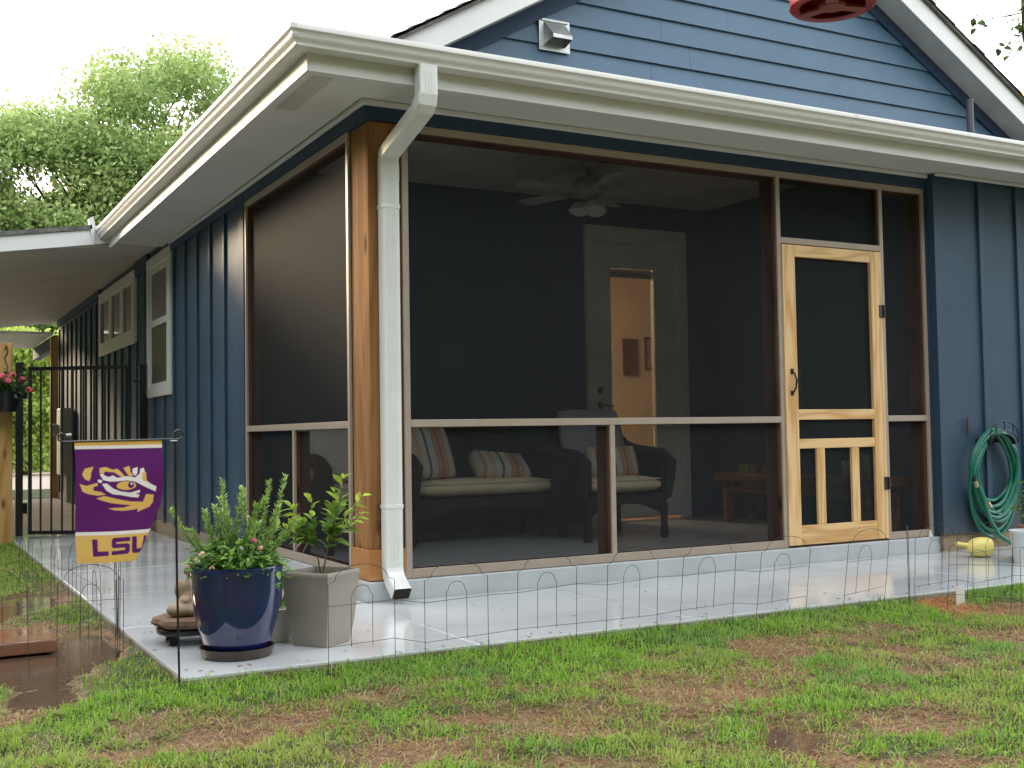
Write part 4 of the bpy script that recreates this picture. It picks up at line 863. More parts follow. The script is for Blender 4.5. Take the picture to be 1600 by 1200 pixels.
# the printed cloth, its right lower side curling away
NS, NT = 170, 250; W_, H_ = .308, .442
ss, tt = np.meshgrid(np.linspace(0,1,NS), np.linspace(0,1,NT)); 
def flagpos(s_, t_):
    s0 = 1-.42*np.clip((t_-.30)/.70, 0, 1)**1.25; rad = .035
    over = np.clip(s_-s0, 0, 1)*W_; ang = np.clip(over/rad, 0, 2.6)
    x = np.minimum(s_, s0)*W_+rad*np.sin(ang); y = rad*(1-np.cos(ang))+np.clip(over-2.6*rad, 0, 1)*.3
    y = y+.006*np.sin(s_*7+t_*3)*t_+.004*np.sin(t_*11+s_*2); x = x+.010*t_+.003*np.sin(t_*6)
    z = -t_*H_-.004*np.sin(s_*3.1)*t_
    return FB.x-.358+x, FB.y+y, ZF+.003+z
fxp, fyp, fzp = flagpos(ss.ravel(), tt.ravel())
def inpoly(px, py, poly):
    c = np.zeros(px.shape, bool); n = len(poly); j = n-1
    for i in range(n):
        xi, yi = poly[i]; xj, yj = poly[j]; m_ = ((yi > py) != (yj > py)) & (px < (xj-xi)*(py-yi)/(yj-yi+1e-12)+xi); c ^= m_; j = i
    return c
PUR = np.array([.10,.014,.13]); GLD = np.array([.66,.42,.12]); WHT = np.array([.72,.70,.70])
EMB = [(GLD,[(520,525),(575,512),(560,545),(555,580),(545,600),(520,590),(503,560)]),
 (GLD,[(612,520),(650,516),(690,533),(720,528),(750,558),(762,578),(735,575),(700,550),(670,547),(645,542),(628,562),(608,550)]),
 (GLD,[(756,525),(795,512),(800,548),(818,578),(790,577),(772,550)]),
 (WHT,[(610,560),(630,558),(648,573),(668,578),(690,568),(718,585),(770,575),(830,585),(858,562),(862,532),(885,527),(893,560),(890,600),(930,630),(966,648),(962,680),(930,665),(880,640),(830,612),(780,602),(720,606),(670,606),(630,596)]),
 (WHT,[(812,532),(846,520),(843,560),(830,576),(814,562)]),
 (GLD,[(873,556),(899,556),(902,611),(884,611),(874,596)]),
 (WHT,[(622,620),(652,617),(692,650),(740,670),(800,679),(860,664),(861,680),(832,687),(860,694),(850,713),(800,706),(740,692),(690,686),(650,662)]),
 (WHT,[(596,595),(612,592),(626,600),(620,613),(600,611)]),
 (GLD,[(488,618),(530,630),(595,612),(598,630),(572,636),(570,660),(620,670),(648,686),(600,692),(540,681),(505,665)]),
 (GLD,[(590,708),(640,694),(720,716),(800,734),(880,740),(905,745),(860,765),(760,752),(680,740),(620,722)]),
 (GLD,[(660,772),(760,770),(840,752),(905,742),(890,768),(830,786),(760,791),(700,785)]),
 (GLD,[(903,692),(950,700),(947,745),(925,775),(880,790),(848,803),(850,780),(878,755),(890,720)])]
k = np.linspace(0, 2*math.pi, 28)[:-1]
EMB += [(GLD,[(774+62*math.cos(a), 634+27*math.sin(a)) for a in k]), (PUR,[(803+19*math.cos(a), 631+20*math.sin(a)) for a in k]), (WHT,[(806+7*math.cos(a), 624+7*math.sin(a)) for a in k]),
 (PUR,[(565,960),(597,960),(595,1035),(662,1035),(660,1063),(565,1066)]),
 (PUR,[(697,955),(802,955),(799,980),(712,982),(711,993),(785,993),(797,1003),(793,1045),(780,1058),(679,1061),(679,1036),(763,1033),(766,1018),(690,1018),(681,1008),(684,967)]),
 (PUR,[(812,953),(842,953),(840,1030),(884,1030),(888,953),(918,953),(914,1046),(904,1058),(818,1058),(808,1046)])]
tot = np.zeros((NS*NT, 3))
for ox, oy in ((-.25,-.25),(.25,-.25),(-.25,.25),(.25,.25)):
    X = 466+(ss.ravel()+ox/NS)*545; Y = 348+(tt.ravel()+oy/NT)*757
    c = np.tile(PUR, (len(X), 1)); c[Y < 402] = WHT; c[Y < 383] = GLD; c[Y > 915] = WHT; c[Y > 936] = GLD
    for col_, poly in EMB: c[inpoly(X, Y, poly)] = col_
    tot += c/4
ii = np.arange(NS*NT).reshape(NT, NS); q = np.stack([ii[:-1,:-1].ravel(), ii[1:,:-1].ravel(), ii[1:,1:].ravel(), ii[:-1,1:].ravel()], 1)
fl_ = arrays('garden_flag', np.stack([fxp, fyp, fzp], 1), q, tinted('printed_flag_cloth', .75, .25, .2), cols=tot, smooth=True); recentre(fl_, (FB.x-.2, FB.y, ZF)); tag(fl_, 'purple and gold garden flag with a tiger eye emblem and block letters', 'flag')

# wire border fence
def arch(p0, dx, wd, zb, zs, zt_, lean):
    """one hoop: two legs, a small jog inward at each shoulder, a round top"""
    pts = []; dx = Vector(dx); f_ = lambda u, z: Vector(p0)+dx*(u+lean*(z-zb))+Vector((0,0,z))
    pts += [f_(0,zb), f_(0,zs*.5+zb*.5), f_(0,zs)]
    for k in range(11): a = math.pi-math.pi*k/10; pts.append(f_(wd/2+(wd/2-.10*wd)*math.cos(a), zs+.012+(zt_-zs-.012)*math.sin(a)))
    return pts+[f_(wd,zs), f_(wd,zs*.5+zb*.5), f_(wd,zb)]
def fence(p0, p1, starts, label, leans, zg=GZ, zoff=0):
    p0, p1 = Vector((*p0,0)), Vector((*p1,0)); d = (p1-p0).normalized(); t = thing('wire_fence', (p0.x,p0.y,zg), label, 'wire fence', 'wire border fence sections')
    jit = []
    for i, (u0, wd) in enumerate(starts):
        b = p0+d*u0+Vector((rnd.uniform(-.006,.006), rnd.uniform(-.008,.008), 0)); ln = leans[i] if i < len(leans) else .05; dz = rnd.uniform(-.015,.015)+zoff; jit.append(dz)
        MB().tube(arch(b, d, wd, zg-.03, .19+dz, .262+dz, ln), .0014, 5).build('wire_hoop', WIRE, t, smooth=True)
        MB().tube(arch(b+d*wd*.34, d, wd*.32, zg+.10+dz, .135+dz, .178+dz, ln), .0012, 5).build('small_wire_hoop', WIRE, t, smooth=True)
    for z in (.10,-.06):
        pts = []
        for i, (u0, wd) in enumerate(starts):
            ln = leans[i] if i < len(leans) else .05
            for u in (u0, u0+wd): pts.append(p0+d*(u+ln*(z-zg))+Vector((0,-.002,z+jit[i]+rnd.uniform(-.008,.008)+(0 if u == u0 else .01))))
        MB().tube(pts, .0012, 5).build('cross_wire', WIRE, t)
    return t
fence((-.78,-1.50), (2.3,-1.50), [(0,.285),(.425,.295),(.86,.30),(1.31,.28),(1.715,.315),(2.175,.32)], 'long low hooped wire fence along the front edge of the patio', [0,.0,.02,.05,.10,.14])
fence((1.95,-1.52), (2.52,-1.50), [(0,.30)], 'short hooped wire fence section in front of the screen door', [.16])
fence((2.42,-1.53), (2.50,-1.46), [(0,.04),(.045,.04)], 'folded bundle of wire fence below the narrow side screen', [.02,.1])
fence((2.50,-1.50), (4.1,-1.62), [(0,.30),(.42,.30),(.84,.32),(1.28,.3)], 'hooped wire fence section in front of the garden hose', [.05,.03,.0,.04])
fence((2.45,-1.75), (2.75,-2.3), [(0,.30),(.36,.28)], 'wire fence section standing in the lawn at the right edge', [.06,.0])
fence((-1.42,-.66), (-2.4,-.42), [(0,.27),(.38,.3)], 'wire fence section across the left puddle', [0,.03])
fence((-1.44,-.60), (-1.40,-.52), [(0,.03),(.04,.03)], 'folded bundle of wire fence on the left side of the patio', [-.05,.05])
fence((-1.45,-.30), (-1.62,2.4), [(0,.28),(.45,.3),(.95,.3),(1.5,.3),(2.0,.3)], 'wire fence section running back along the left edge of the patio', [.1,-.05,0,.06,0])

# terracotta paver lying in the puddle
o = MB().box(-2.10, -1.64, -.28, .16, -.165, -.108).build('paver', mat('wet_terracotta', (.22,.105,.065), .10, .5, .2, 5, .1, 20, rvar=.08), bevel=.006); recentre(o, (-1.87,-.06,-.165)); tag(o, 'wet terracotta paver lying in the puddle at the left edge', 'paver')

# ---- gate, posts, basket
g = thing('iron_gate', (-1.16,6.0,-.1), 'black iron garden gate of slim vertical bars standing ajar', 'gate')
th = R(-33); gd = Vector((math.cos(th), math.sin(th), 0)); H0 = Vector((-1.15,6.02,0))
for z in (1.49,-.085): MB().bar(H0+Vector((0,0,z)), H0+gd*.98+Vector((0,0,z)), .03, .035).build('rail', BLACK, g)
for k in range(10): u = .012+k*.1065; MB().bar(H0+gd*u+Vector((0,0,-.085)), H0+gd*u+Vector((0,0,1.49)), .018 if 0 < k < 9 else .034, .018 if 0 < k < 9 else .034).build('bar', BLACK, g)
for z in (.15,1.25): MB().tube([H0+Vector((-.035,-.02,z-.05)), H0+Vector((-.035,-.02,z+.05))], .022, 10).build('hinge', BLACK, g)
for i, (x, y, lb) in enumerate([(-1.235,6.03,'black square gate post on the hinge side by the wooden post'),(-.075,6.10,'black square gate post against the blue side wall')]):
    t = thing('gate_post', (x,y,-.117), lb, 'gate post', 'black gate posts'); MB().box(x-.032, x+.032, y-.032, y+.032, -.117, 1.53).build('post', BLACK, t, bevel=.003); MB().box(x-.037, x+.037, y-.037, y+.037, 1.53, 1.55).build('cap', BLACK, t)
    if i: MB().bar((x-.03,y-.02,1.38), (x-.09,y-.03,1.38), .02, .02).build('latch', BLACK, t)
wp = MB().box(-1.475, -1.335, 5.53, 5.67, GZ-.1, 1.70).build('wooden_post', FENCEW, bevel=.008); recentre(wp, (-1.405,5.6,GZ)); tag(wp, 'tall yellow wooden post at the left edge beside the gate', 'post')
hb = thing('hanging_basket', (-1.43,5.40,1.06), 'black hanging basket of pink flowers on the wooden post', 'hanging basket')
BC = Vector((-1.43,5.36,0)); MB().lathe([(0,1.06),(.115,1.06),(.15,1.20),(.155,1.235),(.145,1.235),(.135,1.2),(0,1.2)], BC, 24).build('basket', BLACKP, hb, smooth=True)
MB().tube([(-1.40,5.525,1.64),(-1.40,5.50,1.655),(-1.395,5.45,1.66),(-1.39,5.41,1.635),(-1.39,5.40,1.60),(-1.40,5.40,1.57),(-1.415,5.41,1.56),(-1.41,5.39,1.52),(-1.39,5.37,1.46),(-1.41,5.36,1.40)], .0065, 8).build('hook', BLACK, hb)
for k in range(3): a = R(60+120*k); MB().tube([(-1.41,5.36,1.42), BC+Vector((math.cos(a)*.15, math.sin(a)*.15, 1.235))], .002, 5).build('hanger_wire', BLACK, hb)
P = []; D = []; Nn = []; Ls = []; Ws = []
for _ in range(650):
    a = rnd.uniform(0, 6.283); r_ = abs(rnd.gauss(0,.13)); c = BC+Vector((math.cos(a)*r_, math.sin(a)*r_, 1.22+abs(rnd.gauss(.05,.07))-max(0, r_-.16)*.5)); P.append(c); D.append(Vector((math.cos(a)+rnd.gauss(0,.6), math.sin(a)+rnd.gauss(0,.6), rnd.gauss(.1,.5)))); Nn.append(Vector((rnd.gauss(0,.4), rnd.gauss(0,.4), 1))); l_ = rnd.uniform(.03,.06); Ls.append(l_); Ws.append(l_*.5)
leafmesh('leaves', P, D, Nn, Ls, Ws, mixcol((.025,.06,.018), (.08,.16,.04), np.array([rnd.random() for _ in P])), PLANT, hb, .4)
RED = mat('basket_flower_pink', (.62,.09,.13), .6)
for c in [(-1.44,5.24,1.37),(-1.28,5.26,1.345),(-1.22,5.27,1.25),(-1.50,5.28,1.36),(-1.40,5.23,1.33),(-1.36,5.25,1.38)]: bloom(c, .04, RED, hb, 22)

# ================================================================== THINGS ON THE RIGHT
hh = thing('hose_holder', (4.86,RW,.70), 'black wrought iron hose holder fixed to the blue wall', 'hose holder')
m = MB(); hx = 4.87; arcp = lambda r_, zc, y: [(hx+r_*math.cos(math.pi-math.pi*k/14), y, zc+r_*.62*math.sin(math.pi-math.pi*k/14)) for k in range(15)]
m.tube(arcp(.15,.735,-.235), .005, 6).tube(arcp(.15,.665,-.235), .005, 6)
for k in (0,4,7,10,14): p, q = arcp(.15,.735,-.235)[k], arcp(.15,.665,-.235)[k]; m.tube([p, ((p[0]+q[0])/2+.01,p[1],(p[2]+q[2])/2), q], .004, 6)
m.build('scroll_front', BLACK, hh, smooth=True)
m = MB(); n = 15
for k in range(15):
    pass
v = []
for y in (RW-.025,-.235):
    v += [(p[0], y, p[2]) for p in arcp(.125,.655,y)]
MB().add(v, [(k, k+1, k+16, k+15) for k in range(14)]).build('saddle', BLACK, hh, smooth=True)
MB().box(4.635, 4.665, RW-.028, RW-.0215, .735, .86).build('bracket_plate', BLACK, hh); MB().box(4.72, 5.02, RW-.03, RW-.0215, .67, .70).build('back_bar', BLACK, hh)
HOSE = mat('green_hose', (.014,.165,.105), .32, .5, .15, 6); pts = []
loops = [(.22,.02,.0),(.25,-.06,.02),(.235,.10,-.01),(.20,.30,.02),(.245,-.02,.03),(.215,.34,.0),(.26,-.10,.0),(.225,.05,.02),(.21,.18,-.02),(.25,.0,.015),(.23,.24,.01)]
for i, (hw, zb_, dx) in enumerate(loops):
    nxt = loops[(i+1) % len(loops)]
    for k in range(28):
        f_ = k/28; a = 2*math.pi*f_; bl = f_ if i < len(loops)-1 else 0; hw_ = hw*(1-bl)+nxt[0]*bl; zbb = zb_*(1-bl)+nxt[1]*bl; dx_ = dx*(1-bl)+nxt[2]*bl
        zt_ = .775-.004*i; zc = (zt_+zbb)/2; rz = (zt_-zbb)/2; up = math.cos(a); wdn = 1.0 if up < 0 else (1-.38*up**2)
        pts.append((hx-.015+dx_-hw_*math.sin(a)*wdn, -.118-.012*(i % 5)-.018*max(0,up)-.01*math.sin(a*2+i), zc+rz*up))
hs = thing('garden_hose', (4.86,-.16,-.1), 'green garden hose coiled over the wall holder', 'hose')
MB().tube(pts, .0135, 8).build('coil', HOSE, hs, smooth=True)
tail = [(4.62,-.20,.36),(4.66,-.21,.26),(4.70,-.22,.12),(4.76,-.25,.0),(4.84,-.30,-.07),(4.95,-.36,-.098),(5.10,-.40,-.1)]
MB().tube(tail[:], .0135, 8).build('tail', HOSE, hs, smooth=True)
BRASS = mat('hose_brass', (.55,.45,.30), .35, metal=.8)
MB().tube([(4.60,-.20,.355),(4.575,-.205,.40)], .016, 12).build('coupling', BRASS, hs, smooth=True); MB().tube([(4.574,-.205,.402),(4.562,-.205,.425)], .017, 12).build('coupling_cap', BLACK, hs, smooth=True); MB().tube([(4.70,-.205,.24),(4.725,-.21,.20)], .016, 12).build('coupling', BRASS, hs, smooth=True)
# yellow jug lying on its side
YEL = mat('yellow_plastic', (.85,.72,.22), .35, .5, .05, 4)
yj = thing('yellow_scoop', (4.28,-.40,-.112), 'pale yellow plastic scoop lying on the patio by the foundation', 'scoop')
m = MB(); ax = Vector((.9,-.44,.0)).normalized(); c0 = Vector((4.24,-.42,-.042)); pr = [(-.02,.022),(.0,.042),(.025,.060),(.07,.069),(.12,.066),(.145,.058),(.145,.052),(.12,.060),(.05,.062)]
o1 = ax.cross(Vector((0,0,1))).normalized(); o2 = Vector((0,0,1)); v = []; f = []
for d_, r_ in pr:
    for k in range(20): a = 2*math.pi*k/20; v.append(c0+ax*d_+o1*math.cos(a)*r_+o2*math.sin(a)*r_)
for i in range(len(pr)-1):
    for k in range(20): f.append((i*20+k, i*20+(k+1) % 20, (i+1)*20+(k+1) % 20, (i+1)*20+k))
f.append(tuple(range(20))); f.append(tuple((len(pr)-1)*20+k for k in range(20)))
m.add(v, f).build('bowl', YEL, yj, smooth=True)
MB().tube([c0-ax*.01+Vector((0,0,.01)), c0-ax*.05+Vector((0,0,.02)), c0-ax*.10+Vector((0,0,.028))], [.018,.014,.016], 10).build('handle', YEL, yj, smooth=True)
# white bucket
bk = thing('white_bucket', (4.28,-.86,-.112), 'translucent white plastic bucket at the right edge of the patio', 'bucket')
m = MB(); tl = .12; m.lathe([(0,0),(.095,0),(.12,.20),(.125,.205),(.125,.215),(.115,.215),(.09,.01),(0,.01)], (4.28,-.86,-.112), 28).build('pail', mat('milky_plastic', (.70,.72,.72), .3), bk, smooth=True)
# plant leaning in at the right edge
rp = thing('leafy_shrub', (4.5,-.72,-.112), 'light green leafy potted plant leaning into the right edge', 'potted plant')
MB().lathe([(0,0),(.10,0),(.13,.22),(.12,.22),(0,.2)], (4.56,-.72,-.112), 20).build('pot', POTR, rp, smooth=True)
st = MB(); P = []; D = []; Nn = []; Ls = []; Ws = []
for _ in range(16):
    pt, dd = stalk(st, (4.54,-.72,.10), (rnd.gauss(-.25,.35), rnd.gauss(-.1,.3), 1), rnd.uniform(.2,.34), .003, .25, 6, .0)
    for i in range(2, 7):
        for _q in range(6): a = rnd.uniform(0,6.28); o1 = dd[i].orthogonal().normalized(); P.append(pt[i]); D.append(o1*math.cos(a)+dd[i].cross(o1)*math.sin(a)+dd[i]*.4); Nn.append(Vector((rnd.gauss(0,.3), rnd.gauss(0,.3), 1))); Ls.append(rnd.uniform(.025,.045)); Ws.append(.014)
st.build('stems', bpy.data.materials['citrus_bark'], rp); leafmesh('leaves', P, D, Nn, Ls, Ws, mixcol((.08,.16,.04), (.26,.38,.13), np.array([rnd.random() for _ in P])), PLANT, rp)
# plant label in the lawn
o = MB().box(2.755, 2.822, -1.556, -1.552, -.175, -.072).build('plant_tag', mat('tag_white', (.75,.74,.73), .5)); recentre(o, (2.79,-1.554,-.175)); tag(o, 'small white plant tag stuck in the lawn by the patio edge', 'plant tag')
o = MB().lathe([(0,.05),(.008,.045),(.018,.0),(.0,.0)], (4.30,-.028,-.003), 12).build('door_stop', mat('rubber_white', (.7,.69,.62), .5), smooth=True); recentre(o, (4.30,-.028,-.003)); tag(o, 'tiny off-white cone on the curb at the right end of the screens', 'cone')

# red feeder hanging from the tree
FDC = Vector((.735,-2.8,2.352)); fd = thing('bird_feeder', FDC, 'red hanging bird feeder at the top edge of the picture', 'bird feeder')
REDP = mat('red_plastic', (.36,.010,.025), .28, .5, .1, 4); 
MB().lathe([(.122,-.006),(.146,.0),(.154,.025),(.150,.07),(.12,.10),(.0,.11)], FDC, 40).build('tray', REDP, fd, smooth=True)
MB().lathe([(.118,-.003),(.146,-.010),(.1545,-.003)], FDC, 40).build('rim', REDP, fd, smooth=True)
for k in range(3): a = R(-15+120*k); MB().bar(FDC+Vector((0,0,-.002)), FDC+Vector((math.cos(a)*.132, math.sin(a)*.132, -.002)), .045, .010).build('spoke', mat('worn_red_plastic', (.34,.07,.07), .45), fd)
MB().lathe([(0,-.012),(.045,-.010),(.05,.0)], FDC, 20).build('hub', bpy.data.materials['worn_red_plastic'], fd)
MB().lathe([(.06,.11),(.07,.15),(.072,.32),(.05,.35),(.0,.36)], FDC, 24).build('bottle', mat('feeder_glass', (.5,.06,.06), .1), fd, smooth=True); MB().tube([FDC+Vector((0,0,.36)), FDC+Vector((.02,.0,.86))], .002, 5).build('hanger', BLACK, fd)

# ================================================================== VEGETATION
TREELEAF = tinted('tree_leaf', .5, .4)
BARK = mat('tree_bark', (.085,.065,.05), .9, .1, .3, 6, .8, 20)
def quadleaves(name, C, size, cols, matl, parent, seed=1):
    g = np.random.default_rng(seed); n = len(C)
    a = g.normal(size=(n,3)); a /= np.linalg.norm(a, axis=1)[:, None]; b = g.normal(size=(n,3)); b -= a*(a*b).sum(1)[:, None]; b /= np.linalg.norm(b, axis=1)[:, None]
    s_ = np.asarray(size)[:, None]
    V = np.stack([C-a*s_*.6, C+b*s_*.32, C+a*s_*.6, C-b*s_*.32], 1).reshape(-1,3)
    return arrays(name, V, (np.arange(n)*4)[:, None]+np.array([[0,1,2,3]]), matl, parent, np.repeat(cols, 4, 0))
def crowned(name, base, ht, ells, nclu, nleaf, size, c1, c2, label, cat, trunk_r, seed, group=None, spread=.42):
    g = np.random.default_rng(seed); t = thing(name, base, label, cat, group); B = np.array(base, float); cl = []
    vol = np.array([e[3]*e[4]*e[5] for e in ells]); pick = g.choice(len(ells), nclu, p=vol/vol.sum())
    for k in pick:
        e = ells[k]; d = g.normal(size=3); d /= np.linalg.norm(d); r_ = g.uniform(.35, 1)**.5
        cl.append(np.array(e[:3])+d*r_*np.array(e[3:]))
    cl = np.array(cl); top = np.array([np.mean([e[0] for e in ells])*.4+base[0]*.6, base[1], base[2]+ht])
    mb = MB(); mb.tube([Vector(B), Vector(B+(top-B)*.35+np.array([.1,.05,0])*trunk_r*3), Vector(B+(top-B)*.7-np.array([.1,0,0])*trunk_r*3), Vector(top)], [trunk_r*1.25, trunk_r, trunk_r*.85, trunk_r*.7], 10)
    mb.build('trunk', BARK, t, smooth=True); lm = MB()
    for i in range(0, nclu, 2):
        c = cl[i]; s0 = B+(top-B)*g.uniform(.6,1); mid = s0*.5+c*.5+np.array([0,0,.25])*np.linalg.norm(c-s0)*.3+g.normal(size=3)*.12; r0 = trunk_r*g.uniform(.14,.3)
        lm.tube([Vector(s0), Vector(s0*.6+mid*.4), Vector(mid), Vector(mid*.4+c*.6+g.normal(size=3)*.08), Vector(c)], [r0, r0*.8, r0*.55, r0*.32, r0*.12], 6)
    lm.build('limbs', BARK, t)
    per = nleaf//nclu; C = []; K = []
    for c in cl:
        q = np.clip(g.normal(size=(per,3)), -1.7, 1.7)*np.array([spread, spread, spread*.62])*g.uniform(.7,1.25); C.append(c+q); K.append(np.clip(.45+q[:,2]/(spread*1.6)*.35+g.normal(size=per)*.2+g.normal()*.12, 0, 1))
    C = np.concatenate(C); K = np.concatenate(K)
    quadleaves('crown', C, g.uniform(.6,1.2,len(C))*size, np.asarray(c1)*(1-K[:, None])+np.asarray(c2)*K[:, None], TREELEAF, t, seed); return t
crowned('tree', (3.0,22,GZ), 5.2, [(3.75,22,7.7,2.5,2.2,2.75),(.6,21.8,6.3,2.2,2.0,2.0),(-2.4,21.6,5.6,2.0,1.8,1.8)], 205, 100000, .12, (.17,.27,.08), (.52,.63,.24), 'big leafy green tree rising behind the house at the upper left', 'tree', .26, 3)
GB = 'greenery beyond the gate'
crowned('bush', (1.0,29,GZ), 1.0, [(1.0,29,1.9,1.6,1.2,2.0)], 40, 16000, .16, (.20,.32,.05), (.55,.66,.16), 'bright yellow-green bush seen between the wooden post and the house corner', 'bush', .08, 5, GB)
crowned('bush', (-2.2,30,GZ), 1.0, [(-2.2,30,2.0,1.8,1.2,2.1)], 36, 12000, .17, (.16,.27,.05), (.45,.58,.14), 'green bush behind the wooden post at the left edge', 'bush', .08, 6, GB)
crowned('tree', (2.55,36,GZ), 4.0, [(2.5,36,5.4,3.0,2.0,2.2)], 50, 14000, .24, (.06,.11,.03), (.20,.30,.07), 'tree with a dark trunk standing by the street beyond the gate', 'tree', .28, 7, GB)
crowned('tree', (-4.5,62,GZ), 5.0, [(-3,62,5.5,7,3,4.6)], 60, 16000, .4, (.07,.12,.04), (.22,.32,.09), 'left tree of the row across the street', 'tree', .4, 8, GB)
crowned('tree', (7.0,63,GZ), 5.0, [(6.5,63,5.5,6,3,4.6)], 60, 16000, .4, (.07,.12,.04), (.22,.32,.09), 'right tree of the row across the street', 'tree', .4, 9, GB)

# the garden tree whose branch hangs into the upper right corner
gt = thing('overhanging_tree', (3.3,-3.9,GZ), 'tree branch with small green leaves hanging into the upper right corner', 'tree')
m = MB(); m.tube([(3.3,-3.9,GZ-.1),(3.25,-3.88,1.2),(3.32,-3.9,2.4),(3.3,-3.9,4.2)], [.13,.11,.10,.07], 12); m.build('trunk', BARK, gt, smooth=True)
m = MB(); m.tube([(3.3,-3.9,2.7),(2.7,-3.5,3.05),(1.9,-3.1,3.2),(1.2,-2.9,3.22),(.72,-2.8,3.2),(.2,-2.7,3.15)], [.06,.045,.035,.028,.02,.01], 8); m.tube([(2.1,-3.2,3.18),(1.9,-2.95,2.95),(1.78,-2.82,2.62),(1.80,-2.80,2.40),(1.83,-2.8,2.30)], [.016,.012,.009,.006,.003], 6)
m.tube([(1.79,-2.8,2.50),(1.70,-2.8,2.47),(1.60,-2.8,2.45),(1.555,-2.8,2.425)], [.003,.0022,.0018,.001], 5); m.tube([(1.80,-2.8,2.42),(1.74,-2.8,2.37),(1.69,-2.8,2.345)], [.003,.002,.001], 5); m.build('limbs', BARK, gt, smooth=True)
P = []; D = []; Nn = []; Ls = []; Ws = []
for c, n, sp_ in [((1.56,-2.8,2.425),9,.022),((1.69,-2.8,2.345),10,.025),((1.79,-2.8,2.47),16,.035),((1.83,-2.8,2.38),14,.04),((1.77,-2.82,2.60),20,.06),((1.9,-2.9,2.85),30,.12),((1.2,-2.9,3.25),60,.3),((2.4,-3.3,3.2),80,.35),((3.2,-3.9,4.2),160,.6),((.4,-2.7,3.3),40,.25)]:
    for _ in range(n): P.append(Vector(c)+Vector((rnd.gauss(0,sp_), rnd.gauss(0,sp_), rnd.gauss(0,sp_)))); D.append(Vector((rnd.gauss(0,1), rnd.gauss(0,1), rnd.gauss(-.3,.7)))); Nn.append(Vector((rnd.gauss(0,.6), rnd.gauss(0,.6), 1))); l_ = rnd.uniform(.028,.045); Ls.append(l_); Ws.append(l_*.62)
leafmesh('leaves', P, D, Nn, Ls, Ws, mixcol((.05,.09,.03), (.16,.24,.08), np.array([rnd.random() for _ in P])), PLANT, gt)
# string light bulb
sl = thing('string_light', (3.965,-1.2,2.87), 'glowing orange string light bulb at the right edge against the sky', 'light bulb')
MB().lathe([(0,0),(.02,.006),(.032,.03),(.03,.055),(.018,.085),(.014,.1)], (3.965,-1.2,2.865), 18).build('bulb', emit('warm_bulb', (1.0,.36,.10), 2.2), sl, smooth=True)
MB().lathe([(.016,.095),(.018,.1),(.018,.15),(.008,.16),(0,.16)], (3.965,-1.2,2.865), 14).build('socket', BLACKP, sl, smooth=True); MB().tube([(3.965,-1.2,3.02),(4.6,-1.25,3.05),(6.5,-1.4,3.2)], .004, 6).build('cord', BLACKP, sl)

# grass blades
def blades(x, y, ln, lean, col, wd, seed):
    g = np.random.default_rng(seed); n = len(x); z = gheight(x, y)-.003; az = g.uniform(0, 2*np.pi, n); d = np.stack([np.cos(az), np.sin(az), np.zeros(n)], 1); s_ = np.stack([-np.sin(az), np.cos(az), np.zeros(n)], 1)
    P = np.stack([x, y, z], 1); up = np.array([[0,0,1.]]); c, sn = np.cos(lean)[:, None], np.sin(lean)[:, None]; L_ = ln[:, None]; W = wd[:, None]
    mid = P+(up*c+d*sn)*L_*.55; l2 = np.minimum(lean*1.6+.25, 1.75); tip = mid+(up*np.cos(l2)[:, None]+d*np.sin(l2)[:, None])*L_*.45
    V = np.stack([P-s_*W*.5, P+s_*W*.5, mid+s_*W*.42, mid-s_*W*.42, tip], 1).reshape(-1,3); b = (np.arange(n)*5)[:, None]
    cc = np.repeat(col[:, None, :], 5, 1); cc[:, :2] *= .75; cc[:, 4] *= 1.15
    return V, [b+np.array([[0,1,2,3]]), b+np.array([[3,2,4]])], cc.reshape(-1,3)
def infrustum(x, y):
    dx, dy = x+2.3005, y+5.8558; f_ = dx*.4782+dy*.8783; r_ = dx*.8786-dy*.4776; return (np.abs(r_) < f_*.47+.1) & (f_ > 2.9)
